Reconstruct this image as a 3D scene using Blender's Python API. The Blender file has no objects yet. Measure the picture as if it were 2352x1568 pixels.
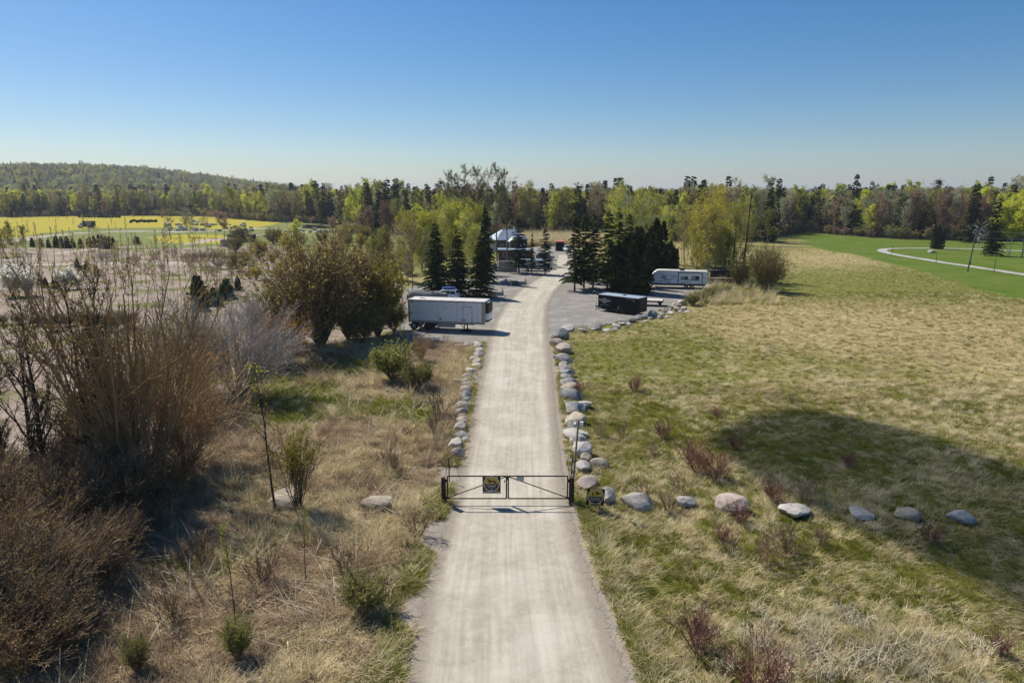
import bpy, bmesh, math, random
import numpy as np
from mathutils import Vector, Matrix, Euler

scene = bpy.context.scene
COL = scene.collection
R = math.radians

# ---------------------------------------------------------------- camera
CAM_H = 16.5
PITCH = R(12.13)
cam_data = bpy.data.cameras.new('camera')
cam_data.lens = 24.0
cam_data.sensor_width = 36.0
cam_data.clip_start = 0.5
cam_data.clip_end = 20000
cam = bpy.data.objects.new('camera', cam_data)
COL.objects.link(cam)
cam.location = (0, 0, CAM_H)
cam.rotation_euler = (math.pi / 2 - PITCH, 0, 0)
scene.camera = cam

# ---------------------------------------------------------------- sky and sun
SUN_EL = R(49)
SUN_AZ = R(-48)          # measured from +Y, negative towards -X
SUN_DIR = Vector((math.sin(SUN_AZ) * math.cos(SUN_EL), math.cos(SUN_AZ) * math.cos(SUN_EL), math.sin(SUN_EL)))
world = bpy.data.worlds.new('World')
scene.world = world
world.use_nodes = True
wn = world.node_tree
for n in list(wn.nodes):
    wn.nodes.remove(n)
sky = wn.nodes.new('ShaderNodeTexSky')
sky.sky_type = 'NISHITA'
sky.sun_disc = False
sky.sun_elevation = SUN_EL
sky.sun_rotation = SUN_AZ
sky.altitude = 200
sky.air_density = 1.0
sky.dust_density = 0.6
sky.ozone_density = 4.0
wb = wn.nodes.new('ShaderNodeBackground')
wb.inputs['Strength'].default_value = 0.074
wo = wn.nodes.new('ShaderNodeOutputWorld')
# the clear spring air of the day: a little deeper and cooler than the model's default
hs = wn.nodes.new('ShaderNodeHueSaturation'); hs.inputs['Saturation'].default_value = 1.34
tint = wn.nodes.new('ShaderNodeMix'); tint.data_type = 'RGBA'; tint.blend_type = 'MULTIPLY'
tint.inputs[0].default_value = 1.0; tint.inputs[7].default_value = (0.99, 1.0, 1.04, 1)
wn.links.new(sky.outputs[0], hs.inputs['Color'])
wn.links.new(hs.outputs[0], tint.inputs[6])
wn.links.new(tint.outputs[2], wb.inputs[0])
wn.links.new(wb.outputs[0], wo.inputs[0])
sd = bpy.data.lights.new('sun', 'SUN')
sd.energy = 4.4
sd.angle = R(0.5)
sd.color = (1.0, 0.95, 0.87)
sun = bpy.data.objects.new('sun', sd)
COL.objects.link(sun)
sun.rotation_euler = SUN_DIR.to_track_quat('Z', 'Y').to_euler()
sun.location = SUN_DIR * 300
scene.view_settings.view_transform = 'Standard'
scene.view_settings.look = 'None'
scene.view_settings.exposure = 0.34
scene.view_settings.gamma = 1.0
scene.view_settings.use_curve_mapping = False
scene.cycles.max_bounces = 6
scene.cycles.diffuse_bounces = 3
scene.cycles.glossy_bounces = 2
scene.cycles.transmission_bounces = 4
scene.cycles.transparent_max_bounces = 8
scene.cycles.caustics_reflective = False
scene.cycles.caustics_refractive = False

# ---------------------------------------------------------------- image pixel helpers
FOC = 1568.0
_cp, _sp = math.cos(PITCH), math.sin(PITCH)

def spot(u, v, z=0.0):
    """ground position (metres) of image pixel (u, v), cast onto the plane at z"""
    a, b = (u - 1176.0) / FOC, (784.0 - v) / FOC
    d = (a, _cp + b * _sp, -_sp + b * _cp)
    t = (z - CAM_H) / d[2]
    return (a * t, d[1] * t)

def scale_at(x, y, z=0.0):
    """metres per image pixel at a position"""
    return (y * _cp + (CAM_H - z) * _sp) / FOC

def rise(u, v0, v1):
    """height of an upright thing with its foot at (u, v0) and its top at v1"""
    x, y = spot(u, v0)
    b = (784.0 - v1) / FOC
    dy, dz = _cp + b * _sp, -_sp + b * _cp
    return CAM_H + dz * (y / dy)

# ---------------------------------------------------------------- noise and zones
def _hash(ix, iy, seed):
    h = (ix.astype(np.int64) * 374761393 + iy.astype(np.int64) * 668265263 + seed * 1442695041) & 0x7fffffff
    h = (h ^ (h >> 13)) * 1274126177 & 0x7fffffff
    return ((h ^ (h >> 16)) & 0xffff) / 65535.0

def vnoise(x, y, s, seed=0):
    x = np.asarray(x, float) / s; y = np.asarray(y, float) / s
    ix, iy = np.floor(x), np.floor(y)
    fx, fy = x - ix, y - iy
    fx, fy = fx * fx * (3 - 2 * fx), fy * fy * (3 - 2 * fy)
    a = _hash(ix, iy, seed); b = _hash(ix + 1, iy, seed)
    c = _hash(ix, iy + 1, seed); d = _hash(ix + 1, iy + 1, seed)
    return (a * (1 - fx) + b * fx) * (1 - fy) + (c * (1 - fx) + d * fx) * fy

def fbm(x, y, s, seed=0, o=3):
    r = 0; a = 1; t = 0
    for k in range(o):
        r = r + a * vnoise(x, y, s / 2 ** k, seed + k * 7); t += a; a *= .5
    return r / t

def inpoly(poly, x, y):
    x = np.asarray(x, float); y = np.asarray(y, float)
    ins = np.zeros(x.shape, bool)
    n = len(poly)
    for i in range(n):
        x0, y0 = poly[i]; x1, y1 = poly[(i + 1) % n]
        if y0 == y1:
            continue
        c = ((y0 > y) != (y1 > y)) & (x < (x1 - x0) * (y - y0) / (y1 - y0) + x0)
        ins ^= c
    return ins

def soft(poly, x, y, r=1.0, warp=0.0, ws=8.0, seed=0):
    x = np.asarray(x, float); y = np.asarray(y, float)
    if warp:
        x = x + (fbm(x, y, ws, seed) - .5) * 2 * warp
        y = y + (fbm(x, y, ws, seed + 31) - .5) * 2 * warp
    s = inpoly(poly, x, y).astype(float); k = 1
    for rr in (r, r * .5):
        for a in range(6):
            s = s + inpoly(poly, x + rr * math.cos(a * 1.047 + rr), y + rr * math.sin(a * 1.047 + rr)); k += 1
    return s / k

def seg_dist(pts, x, y):
    d = np.full(np.shape(x), 1e9)
    for (x0, y0), (x1, y1) in zip(pts[:-1], pts[1:]):
        vx, vy = x1 - x0, y1 - y0
        t = np.clip(((x - x0) * vx + (y - y0) * vy) / (vx * vx + vy * vy + 1e-9), 0, 1)
        d = np.minimum(d, np.hypot(x - x0 - t * vx, y - y0 - t * vy))
    return d

def UV(*pts):
    return [spot(u, v) for u, v in pts]

# driveway edges, gate to yard
EDGE_L = [(-4.35, -40), (-4.3, 0)] + UV((930, 1568), (962, 1400), (1000, 1270), (1040, 1150), (1064, 1040), (1087, 930), (1104, 850), (1117, 790), (1133, 740), (1158, 700), (1188, 668), (1224, 645), (1260, 625), (1276, 605), (1282, 585))
EDGE_R = [(4.6, -40), (4.5, 0)] + UV((1450, 1568), (1385, 1400), (1338, 1270), (1303, 1150), (1286, 1040), (1275, 930), (1268, 850), (1262, 790), (1257, 740), (1260, 700), (1276, 670), (1300, 645), (1314, 625), (1312, 605), (1306, 585))
ROAD_MID = [((a[0] + b[0]) / 2, (a[1] + b[1]) / 2) for a, b in zip(EDGE_L, EDGE_R)]
ROAD_POLY = EDGE_L + EDGE_R[::-1]
YARD = UV((1112, 800), (1070, 786), (1000, 782), (915, 778), (905, 762), (922, 735), (928, 690), (938, 660), (1000, 650), (1090, 636), (1138, 612), (1144, 590), (1200, 572), (1260, 562), (1320, 560), (1335, 590), (1345, 625), (1400, 640), (1500, 645), (1600, 646), (1640, 655), (1622, 664), (1596, 675), (1574, 692), (1530, 708), (1470, 728), (1400, 742), (1330, 752), (1282, 756), (1266, 775), (1264, 800))
MARSH = UV((1000, 1270), (1040, 1150), (1064, 1040), (1087, 930), (1104, 850), (1112, 800), (1000, 784), (915, 780), (820, 790), (700, 800), (600, 870), (480, 960), (380, 1080), (230, 1200)) + [(-45, 8), (-4.6, 8)]
NURSERY = UV((0, 1190), (-400, 1000), (-500, 570), (0, 566), (300, 574), (620, 560), (800, 600), (930, 640), (930, 760), (800, 790), (690, 800), (600, 870), (480, 960), (380, 1080), (200, 1180))
YELLOW1 = UV((-500, 486), (0, 487), (330, 487), (440, 489), (640, 512), (560, 530), (430, 521), (200, 524), (0, 548), (-500, 560))
YELLOW2 = UV((330, 545), (430, 538), (570, 540), (585, 552), (470, 560), (380, 556))
FIELD_L = UV((-600, 480), (900, 496), (1000, 560), (800, 600), (620, 562), (300, 575), (-600, 568))
LAWN = UV((1795, 528), (1870, 531), (2100, 545), (2800, 548), (2800, 740), (2352, 690), (2230, 655), (2120, 622), (2010, 598), (1900, 574), (1840, 556))
SIDE_PATH = UV((2700, 690), (2352, 629), (2225, 610.5), (2158, 600.5), (2090, 590), (2052, 583.5), (2030, 578), (2022, 574), (2034, 571), (2060, 570), (2158, 569.5), (2250, 571), (2352, 576), (2700, 590))
TRACK1 = UV((-300, 650), (0, 608), (160, 606), (330, 600), (620, 612), (760, 640))
TRACK2 = UV((-300, 600), (0, 556), (150, 536), (300, 530), (420, 532), (620, 524))
TRACK3 = UV((430, 560), (500, 548), (600, 538), (760, 530))
TRACK4 = UV((0, 600), (130, 585), (240, 566), (330, 566))

def hills(x, y):
    dx = x + 900
    sx = np.where(dx > 0, 390.0, 520.0)
    h = 64 * np.exp(-(dx / sx) ** 2) * np.exp(-((y - 1500) / np.where(y < 1500, 560.0, 420.0)) ** 2)
    h = h + 20 * np.exp(-((y - 2700) / 500.0) ** 2) * (1 / (1 + np.exp(-(x - 900) / 300.0)))
    h = h + 7 * np.exp(-((y - 2600) / 600.0) ** 2)
    return h

def flatness(x, y):
    f = soft(YARD, x, y, 2.5)
    d = seg_dist(ROAD_MID, x, y)
    return np.maximum(f, np.clip((6.8 - d) / 2.0, 0, 1))

def terrain(x, y):
    x = np.asarray(x, float); y = np.asarray(y, float)
    near = np.exp(-np.maximum(y - 60, 0) / 120.0)
    h = hills(x, y)
    u = (fbm(x, y, 9, 3) - .5) * .55 * near + (vnoise(x, y, 2.2, 11) - .5) * .16 * near
    u = u - .12
    f = flatness(x, y)
    # soft hump under the lone cedar on the lawn
    mx, my = spot(2152, 577)
    h = h + 1.1 * np.exp(-(((x - mx) / 3.4) ** 2 + ((y - my) / 3.0) ** 2))
    # spoil heap at the end of the verge boulders
    return h + u * (1 - f) - .004 * f

def tz(x, y):
    return float(terrain(np.array([x]), np.array([y]))[0])

# ---------------------------------------------------------------- scene objects
def tag(o, label=None, cat=None, group=None, kind=None):
    if label: o['label'] = label
    if cat: o['category'] = cat
    if group: o['group'] = group
    if kind: o['kind'] = kind
    return o

def link(name, mesh, mat=None, parent=None, loc=None, rot=None, scale=None):
    o = bpy.data.objects.new(name, mesh)
    COL.objects.link(o)
    if mat is not None and mesh is not None and not mesh.materials:
        mesh.materials.append(mat)
    if parent is not None: o.parent = parent
    if loc is not None: o.location = loc
    if rot is not None: o.rotation_euler = rot
    if scale is not None: o.scale = scale
    return o

def empty(name, loc=(0, 0, 0), rz=0.0, scale=None):
    o = bpy.data.objects.new(name, None)
    o.empty_display_size = .3
    COL.objects.link(o)
    o.location = loc
    o.rotation_euler = (0, 0, rz)
    if scale is not None:
        o.scale = (scale,) * 3 if not hasattr(scale, '__len__') else scale
    return o

def copy_tree(o, parent=None):
    c = o.copy()
    COL.objects.link(c)
    c.parent = parent
    for ch in list(o.children):
        copy_tree(ch, c)
    return c

def mesh_np(name, verts, faces, smooth=False):
    """verts (n,3) array, faces (m,k) array with one face size"""
    me = bpy.data.meshes.new(name)
    verts = np.ascontiguousarray(verts, np.float32); faces = np.ascontiguousarray(faces, np.int32)
    n, (m, k) = len(verts), faces.shape
    me.vertices.add(n); me.vertices.foreach_set('co', verts.ravel())
    me.loops.add(m * k); me.loops.foreach_set('vertex_index', faces.ravel())
    me.polygons.add(m)
    me.polygons.foreach_set('loop_start', np.arange(0, m * k, k, dtype=np.int32))
    me.polygons.foreach_set('loop_total', np.full(m, k, np.int32))
    if smooth:
        me.polygons.foreach_set('use_smooth', np.ones(m, bool))
    me.update(calc_edges=True)
    return me

class MB:
    """collects solid shapes into one mesh"""
    def __init__(s): s.v = []; s.f = []
    def add(s, vs, fs):
        o = len(s.v); s.v += [tuple(p) for p in vs]; s.f += [tuple(i + o for i in f) for f in fs]; return s
    def box(s, x0, x1, y0, y1, z0, z1):
        return s.add([(x0, y0, z0), (x1, y0, z0), (x1, y1, z0), (x0, y1, z0), (x0, y0, z1), (x1, y0, z1), (x1, y1, z1), (x0, y1, z1)],
                     [(3, 2, 1, 0), (4, 5, 6, 7), (0, 1, 5, 4), (1, 2, 6, 5), (2, 3, 7, 6), (3, 0, 4, 7)])
    def tube(s, a, b, r0, r1=None, n=8, caps=True):
        a, b = Vector(a), Vector(b); r1 = r0 if r1 is None else r1
        d = (b - a).normalized(); q = d.to_track_quat('Z', 'Y')
        vs = []
        for p, r in ((a, r0), (b, r1)):
            for i in range(n):
                t = 2 * math.pi * i / n
                vs.append(p + q @ Vector((r * math.cos(t), r * math.sin(t), 0)))
        fs = [(i, (i + 1) % n, n + (i + 1) % n, n + i) for i in range(n)]
        if caps: fs += [tuple(range(n))[::-1], tuple(range(n, 2 * n))]
        return s.add(vs, fs)
    def bar(s, a, b, w, h):
        """box section bar from a to b"""
        a, b = Vector(a), Vector(b); d = (b - a).normalized(); q = d.to_track_quat('Z', 'Y')
        vs = [p + q @ Vector((sx * w / 2, sy * h / 2, 0)) for p in (a, b) for sx, sy in ((-1, -1), (1, -1), (1, 1), (-1, 1))]
        return s.add(vs, [(3, 2, 1, 0), (4, 5, 6, 7), (0, 1, 5, 4), (1, 2, 6, 5), (2, 3, 7, 6), (3, 0, 4, 7)])
    def prism(s, prof, y0, y1, inset=0.0, zref=None):
        """profile in x,z extruded along y"""
        n = len(prof)
        vs = [(x, y0, z) for x, z in prof] + [(x, y1, z) for x, z in prof]
        fs = [tuple(range(n)), tuple(range(2 * n - 1, n - 1, -1))]
        fs += [(i, i + n, (i + 1) % n + n, (i + 1) % n) for i in range(n)]
        return s.add(vs, fs)
    def ring(s, c, ax, r0, r1, w, n=16):
        """flat ring / disc of thickness w about axis ax"""
        c = Vector(c); q = Vector(ax).to_track_quat('Z', 'Y'); vs = []
        for z in (-w / 2, w / 2):
            for r in (r0, r1):
                for i in range(n):
                    t = 2 * math.pi * i / n
                    vs.append(c + q @ Vector((r * math.cos(t), r * math.sin(t), z)))
        fs = []
        for i in range(n):
            j = (i + 1) % n
            fs += [(i, j, n + j, n + i)[::-1], (2 * n + i, 2 * n + j, 3 * n + j, 3 * n + i), (n + i, n + j, 3 * n + j, 3 * n + i), (j, i, 2 * n + i, 2 * n + j)]
        return s.add(vs, fs)
    def build(s, name, mat, parent=None, smooth=False, bevel=0.0, loc=None, rot=None):
        me = bpy.data.meshes.new(name)
        me.from_pydata(s.v, [], s.f)
        bm = bmesh.new(); bm.from_mesh(me)
        bmesh.ops.recalc_face_normals(bm, faces=bm.faces)
        if bevel:
            bmesh.ops.bevel(bm, geom=[e for e in bm.edges if len(e.link_faces) == 2 and e.calc_face_angle(0) > .6], offset=bevel, segments=1, affect='EDGES', clamp_overlap=True)
        bm.to_mesh(me); bm.free()
        if smooth:
            for p in me.polygons: p.use_smooth = True
        return link(name, me, mat, parent, loc, rot)

# ---------------------------------------------------------------- materials
MATS = {}
def new_mat(name):
    m = bpy.data.materials.new(name); m.use_nodes = True
    nt = m.node_tree
    for n in list(nt.nodes): nt.nodes.remove(n)
    out = nt.nodes.new('ShaderNodeOutputMaterial')
    MATS[name] = m
    return m, nt, out

class NT:
    """terse node builder"""
    def __init__(s, nt): s.nt = nt
    def n(s, t, **k):
        nd = s.nt.nodes.new(t)
        for a, b in k.items(): setattr(nd, a, b)
        return nd
    def l(s, a, b): s.nt.links.new(a, b)
    def put(s, sock, val):
        if hasattr(val, 'is_output') or hasattr(val, 'links'): s.l(val, sock)
        else: sock.default_value = val
    def noise(s, scale, detail=4, rough=.6, vec=None, dist=0.0):
        nd = s.n('ShaderNodeTexNoise'); nd.inputs['Scale'].default_value = scale
        nd.inputs['Detail'].default_value = detail; nd.inputs['Roughness'].default_value = rough
        nd.inputs['Distortion'].default_value = dist
        if vec is not None: s.l(vec, nd.inputs['Vector'])
        return nd.outputs['Fac']
    def math(s, op, a, b=0.0, c=None, clamp=False):
        nd = s.n('ShaderNodeMath', operation=op, use_clamp=clamp)
        s.put(nd.inputs[0], a); s.put(nd.inputs[1], b)
        if c is not None: s.put(nd.inputs[2], c)
        return nd.outputs[0]
    def ramp(s, fac, lo, hi, t0=0.0, t1=1.0):
        nd = s.n('ShaderNodeMapRange', interpolation_type='SMOOTHSTEP')
        s.put(nd.inputs[0], fac); nd.inputs[1].default_value = lo; nd.inputs[2].default_value = hi
        nd.inputs[3].default_value = t0; nd.inputs[4].default_value = t1
        return nd.outputs[0]
    def mix(s, fac, a, b):
        nd = s.n('ShaderNodeMix', data_type='RGBA')
        s.put(nd.inputs[0], fac)
        for i, v in ((6, a), (7, b)):
            if hasattr(v, 'links'): s.l(v, nd.inputs[i])
            else: nd.inputs[i].default_value = (*v, 1) if len(v) == 3 else v
        return nd.outputs[2]
    def mul(s, col, k):
        nd = s.n('ShaderNodeMix', data_type='RGBA', blend_type='MULTIPLY'); nd.inputs[0].default_value = 1
        s.put(nd.inputs[6], col)
        cmb = s.n('ShaderNodeCombineColor')
        for i in range(3): s.put(cmb.inputs[i], k)
        s.l(cmb.outputs[0], nd.inputs[7])
        return nd.outputs[2]
    def attr(s, name): return s.n('ShaderNodeAttribute', attribute_name=name).outputs['Fac']
    def bump(s, h, strength=.4, dist=.05):
        nd = s.n('ShaderNodeBump'); nd.inputs['Strength'].default_value = strength; nd.inputs['Distance'].default_value = dist
        s.l(h, nd.inputs['Height']); return nd.outputs[0]
    def pbr(s, col, rough=.8, metal=0.0, normal=None, spec=.3):
        nd = s.n('ShaderNodeBsdfPrincipled')
        s.put(nd.inputs['Base Color'], col if hasattr(col, 'links') else (*col, 1))
        s.put(nd.inputs['Roughness'], rough); nd.inputs['Metallic'].default_value = metal
        nd.inputs['Specular IOR Level'].default_value = spec
        if normal is not None: s.l(normal, nd.inputs['Normal'])
        return nd.outputs[0]

def solid(name, c, rough=.6, metal=0.0, var=.18, scale=3.0, dirt=None, spec=.35, bump=0.0):
    """painted / plain surface with slight grime"""
    m, nt, out = new_mat(name); t = NT(nt)
    co = t.n('ShaderNodeTexCoord').outputs['Object']
    a = t.noise(scale, 5, .65, co); b = t.noise(scale * 9, 3, .6, co)
    k = t.math('MULTIPLY_ADD', t.math('ADD', t.math('MULTIPLY', a, .7), t.math('MULTIPLY', b, .3)), 2 * var, 1 - var)
    col = t.mul((*c, 1), k)
    if dirt is not None:
        col = t.mix(t.ramp(a, .5, .75, 0, .55), col, dirt)
    nrm = t.bump(b, bump, .01) if bump else None
    t.l(t.pbr(col, t.math('MULTIPLY_ADD', b, .2, rough - .1), metal, nrm, spec), out.inputs[0])
    return m

def leafy(name, c1, c2, trans=.4, scale=.6, rvar=.35):
    """thin leaves lit from both sides"""
    m, nt, out = new_mat(name); t = NT(nt)
    pos = t.n('ShaderNodeNewGeometry').outputs['Position']
    oi = t.n('ShaderNodeObjectInfo').outputs['Random']
    a = t.noise(scale, 3, .6, pos); b = t.noise(scale * 7, 2, .5, pos)
    col = t.mix(t.ramp(t.math('ADD', t.math('MULTIPLY', a, .65), t.math('MULTIPLY', b, .35)), .38, .62), c1, c2)
    col = t.mul(col, t.math('MULTIPLY_ADD', oi, rvar * 2, 1 - rvar))
    d = t.n('ShaderNodeBsdfDiffuse'); tr = t.n('ShaderNodeBsdfTranslucent'); mx = t.n('ShaderNodeMixShader')
    t.l(col, d.inputs[0]); t.l(col, tr.inputs[0]); mx.inputs[0].default_value = trans
    t.l(d.outputs[0], mx.inputs[1]); t.l(tr.outputs[0], mx.inputs[2]); t.l(mx.outputs[0], out.inputs[0])
    return m

def bark(name, c1, c2, scale=2.0):
    m, nt, out = new_mat(name); t = NT(nt)
    pos = t.n('ShaderNodeNewGeometry').outputs['Position']
    oi = t.n('ShaderNodeObjectInfo').outputs['Random']
    a = t.noise(scale, 4, .7, pos)
    col = t.mul(t.mix(t.ramp(a, .35, .65), c1, c2), t.math('MULTIPLY_ADD', oi, .5, .75))
    t.l(t.pbr(col, .9, 0, None, .15), out.inputs[0])
    return m

# ---------------------------------------------------------------- scatter of uncountable growth
def scatter(name, pts, rot, scl, idx, sources, label, cat):
    me = bpy.data.meshes.new(name)
    pts = np.asarray(pts, np.float32)
    me.vertices.add(len(pts)); me.vertices.foreach_set('co', pts.ravel())
    a = me.attributes.new('rot', 'FLOAT_VECTOR', 'POINT'); a.data.foreach_set('vector', np.asarray(rot, np.float32).ravel())
    a = me.attributes.new('scl', 'FLOAT_VECTOR', 'POINT'); a.data.foreach_set('vector', np.asarray(scl, np.float32).ravel())
    a = me.attributes.new('idx', 'INT', 'POINT'); a.data.foreach_set('value', np.asarray(idx, np.int32))
    o = link(name, me)
    ng = bpy.data.node_groups.new(name, 'GeometryNodeTree')
    ng.interface.new_socket('Geometry', in_out='INPUT', socket_type='NodeSocketGeometry')
    ng.interface.new_socket('Geometry', in_out='OUTPUT', socket_type='NodeSocketGeometry')
    N = ng.nodes.new; L = ng.links.new
    gi = N('NodeGroupInput'); go = N('NodeGroupOutput'); ip = N('GeometryNodeInstanceOnPoints'); jn = N('GeometryNodeJoinGeometry')
    for s in sources:
        ob = N('GeometryNodeObjectInfo'); ob.inputs['Object'].default_value = s; ob.inputs['As Instance'].default_value = True
        L(ob.outputs['Geometry'], jn.inputs[0])
    def na(nm, ty):
        q = N('GeometryNodeInputNamedAttribute'); q.data_type = ty; q.inputs['Name'].default_value = nm
        return q.outputs['Attribute']
    ip.inputs['Pick Instance'].default_value = True
    L(gi.outputs[0], ip.inputs['Points']); L(jn.outputs[0], ip.inputs['Instance'])
    L(na('idx', 'INT'), ip.inputs['Instance Index'])
    L(na('rot', 'FLOAT_VECTOR'), ip.inputs['Rotation']); L(na('scl', 'FLOAT_VECTOR'), ip.inputs['Scale'])
    L(ip.outputs[0], go.inputs[0])
    md = o.modifiers.new('scatter', 'NODES'); md.node_group = ng
    return tag(o, label, cat, kind='stuff')

def source(name, mesh):
    """a sprig used only by a scatter, never placed on its own"""
    return bpy.data.objects.new(name, mesh)
# ================================================================ GROUND
def make_ground():
    tx = np.linspace(-1, 1, 330); x = np.sign(tx) * 14 * np.sinh(np.abs(tx) * 6.75)
    ty = np.linspace(0, 1, 400); y = -60 + 66 * (np.exp(ty * 4.85) - 1)
    y = np.concatenate([[-400, -200, -100], y])
    X, Y = np.meshgrid(x, y)
    Z = terrain(X, Y)
    nx, ny = len(x), len(y)
    V = np.stack([X.ravel(), Y.ravel(), Z.ravel()], 1)
    i = np.arange((ny - 1) * (nx - 1)); r = i // (nx - 1); c = i % (nx - 1); b = r * nx + c
    F = np.stack([b, b + 1, b + nx + 1, b + nx], 1)
    me = mesh_np('ground', V, F, True)
    xf, yf = X.ravel(), Y.ravel()
    def put(nm, a):
        at = me.attributes.new(nm, 'FLOAT', 'POINT'); at.data.foreach_set('value', np.clip(a, 0, 1).astype(np.float32))
    marsh = soft(MARSH, xf, yf, 1.5, 1.5, 6, 1)
    nurs = soft(NURSERY, xf, yf, 3, 3, 12, 2)
    fieldl = soft(FIELD_L, xf, yf, 6, 5, 30, 3)
    tr = np.zeros_like(xf)
    for t_, w in ((TRACK1, 3.2), (TRACK2, 4.5), (TRACK3, 4.0), (TRACK4, 3.0)):
        tr = np.maximum(tr, np.clip((w - seg_dist(t_, xf, yf) + (fbm(xf, yf, 10, 4) - .5) * 3) / 2.0, 0, 1))
    put('track', tr)
    put('gravel', np.maximum(soft(YARD, xf, yf, 1.2, .6, 3, 5), np.clip((4.9 - seg_dist(ROAD_MID, xf, yf)) / 1.2, 0, 1)))
    put('wet', marsh_green(xf, yf))
    put('marsh', marsh); put('nursery', nurs); put('fieldl', fieldl)
    put('yellow', np.maximum(soft(YELLOW1, xf, yf, 5, 6, 30, 6), soft(YELLOW2, xf, yf, 3, 3, 15, 7)))
    put('lawn', soft(LAWN, xf, yf, 7, 5, 14, 8))
    put('forest', forest_mask(xf, yf))
    # how green (1) or dry (0) the meadow is
    g = np.full_like(xf, .63) + (fbm(xf, yf, 34, 21) - .5) * .5
    for u, v, ru, rv, k in MEADOW_TINT:
        cx, cy = spot(u, v); s = scale_at(cx, cy)
        ry = abs(spot(u, v - rv)[1] - spot(u, v + rv)[1]) / 2
        g = g + k * np.exp(-((xf - cx) / (ru * s)) ** 2 - ((yf - cy) / ry) ** 2)
    put('green', g)
    m, nt, out = new_mat('meadow_ground'); t = NT(nt)
    pos = t.n('ShaderNodeTexCoord').outputs['Object']
    n_big = t.noise(.12, 4, .6, pos); n_mid = t.noise(.7, 5, .65, pos, .6); n_fin = t.noise(4.5, 4, .7, pos, .8); n_tiny = t.noise(22, 3, .7, pos)
    def edge(a, k=.5):
        return t.ramp(t.math('ADD', t.attr(a), t.math('MULTIPLY', t.math('SUBTRACT', n_mid, .5), k)), .35, .65)
    mixn = t.math('ADD', t.math('ADD', t.math('MULTIPLY', n_big, .25), t.math('MULTIPLY', n_mid, .4)), t.math('MULTIPLY', n_fin, .35))
    gfac = t.ramp(t.math('ADD', mixn, t.math('MULTIPLY', t.math('SUBTRACT', t.attr('green'), .5), .75)), .38, .62)
    straw = t.mix(t.ramp(n_fin, .3, .7), (.31, .235, .105), (.47, .38, .19))
    grass = t.mix(t.ramp(n_fin, .3, .7), (.135, .142, .028), (.215, .205, .055))
    col = t.mix(gfac, straw, grass)
    m_straw = t.mix(t.ramp(n_mid, .35, .65), (.25, .175, .105), (.47, .38, .22))
    m_grn = t.mix(n_fin, (.10, .115, .02), (.18, .19, .04))
    m_col = t.mix(t.ramp(t.math('ADD', t.attr('wet'), t.math('MULTIPLY', t.math('SUBTRACT', n_mid, .5), .6)), .42, .62), m_straw, m_grn)
    col = t.mix(edge('marsh'), col, m_col)
    f_col = t.mix(t.ramp(n_mid, .4, .65), (.13, .18, .03), (.26, .24, .1))
    col = t.mix(edge('fieldl'), col, f_col)
    dirt = t.mix(t.ramp(n_mid, .3, .7), (.25, .185, .14), (.40, .32, .255))
    dirt = t.mix(t.ramp(t.math('ADD', n_big, t.math('MULTIPLY', n_fin, .25)), .62, .72), dirt, (.17, .165, .06))
    col = t.mix(edge('nursery'), col, dirt)
    col = t.mix(t.math('MULTIPLY', edge('yellow', 1.0), t.ramp(t.math('ADD', n_fin, t.math('MULTIPLY', n_mid, .6)), .55, .95, .25, .85)), col, (.52, .40, .015))
    lawn = t.mix(t.ramp(n_mid, .3, .7), (.078, .13, .012), (.115, .165, .02))
    lawn = t.mul(lawn, t.math('MULTIPLY_ADD', n_fin, .6, .7)); lawn = t.mix(t.ramp(n_big, .42, .62, 0, .55), lawn, (.15, .18, .035))
    col = t.mix(edge('lawn', .7), col, lawn)
    col = t.mix(edge('forest'), col, t.mix(n_fin, (.05, .045, .025), (.13, .105, .06)))
    col = t.mix(edge('track'), col, t.mix(n_fin, (.38, .31, .25), (.5, .43, .36)))
    col = t.mix(edge('gravel', .9), col, t.mix(n_tiny, (.25, .21, .165), (.42, .37, .31)))
    col = t.mul(col, t.math('MULTIPLY_ADD', n_tiny, .7, .65))
    h = t.math('ADD', t.math('MULTIPLY', n_fin, .7), t.math('MULTIPLY', n_tiny, .3))
    t.l(t.pbr(col, .95, 0, t.bump(h, .7, .12), .1), out.inputs[0])
    o = link('ground', me, m)
    tag(o, kind='structure')
    return o

MEADOW_TINT = [  # image pixel u, v, half sizes, greener (+) or drier (-)
    (1500, 800, 170, 45, .22), (1750, 740, 120, 20, -.10), (2080, 770, 420, 90, -.34), (2100, 655, 330, 28, .26),
    (1900, 590, 150, 16, -.22), (1840, 660, 130, 24, .16), (1500, 880, 200, 40, .05), (1850, 880, 330, 50, -.12), (1660, 1010, 150, 60, .10),
    (1950, 1050, 320, 90, .12), (1500, 1180, 160, 60, .0), (1500, 1330, 200, 90, -.02), (1900, 1310, 300, 70, .14),
    (2100, 1450, 300, 60, -.06), (1550, 1500, 120, 90, -.08), (1350, 1330, 60, 130, .12), (1400, 770, 120, 14, -.22), (1620, 590, 300, 60, -.1)]

MARSH_GREEN = [(860, 935, 130, 32, .7), (700, 900, 80, 30, .6), (790, 845, 70, 22, .6), (660, 960, 60, 30, .45), (960, 940, 50, 30, .4), (440, 1300, 120, 50, .35), (620, 1240, 60, 40, .3), (880, 1180, 60, 30, .25), (540, 1440, 60, 30, .3), (960, 1000, 40, 60, .25), (640, 870, 50, 30, .4)]
def marsh_green(x, y):
    g = .05 + (fbm(x, y, 8, 71) - .3) * .6
    for u, v, ru, rv, k in MARSH_GREEN:
        cx, cy = spot(u, v); s = scale_at(cx, cy); ry = abs(spot(u, v - rv)[1] - spot(u, v + rv)[1]) / 2
        g = g + k * np.exp(-((x - cx) / (ru * s)) ** 2 - ((y - cy) / ry) ** 2)
    return g

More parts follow.
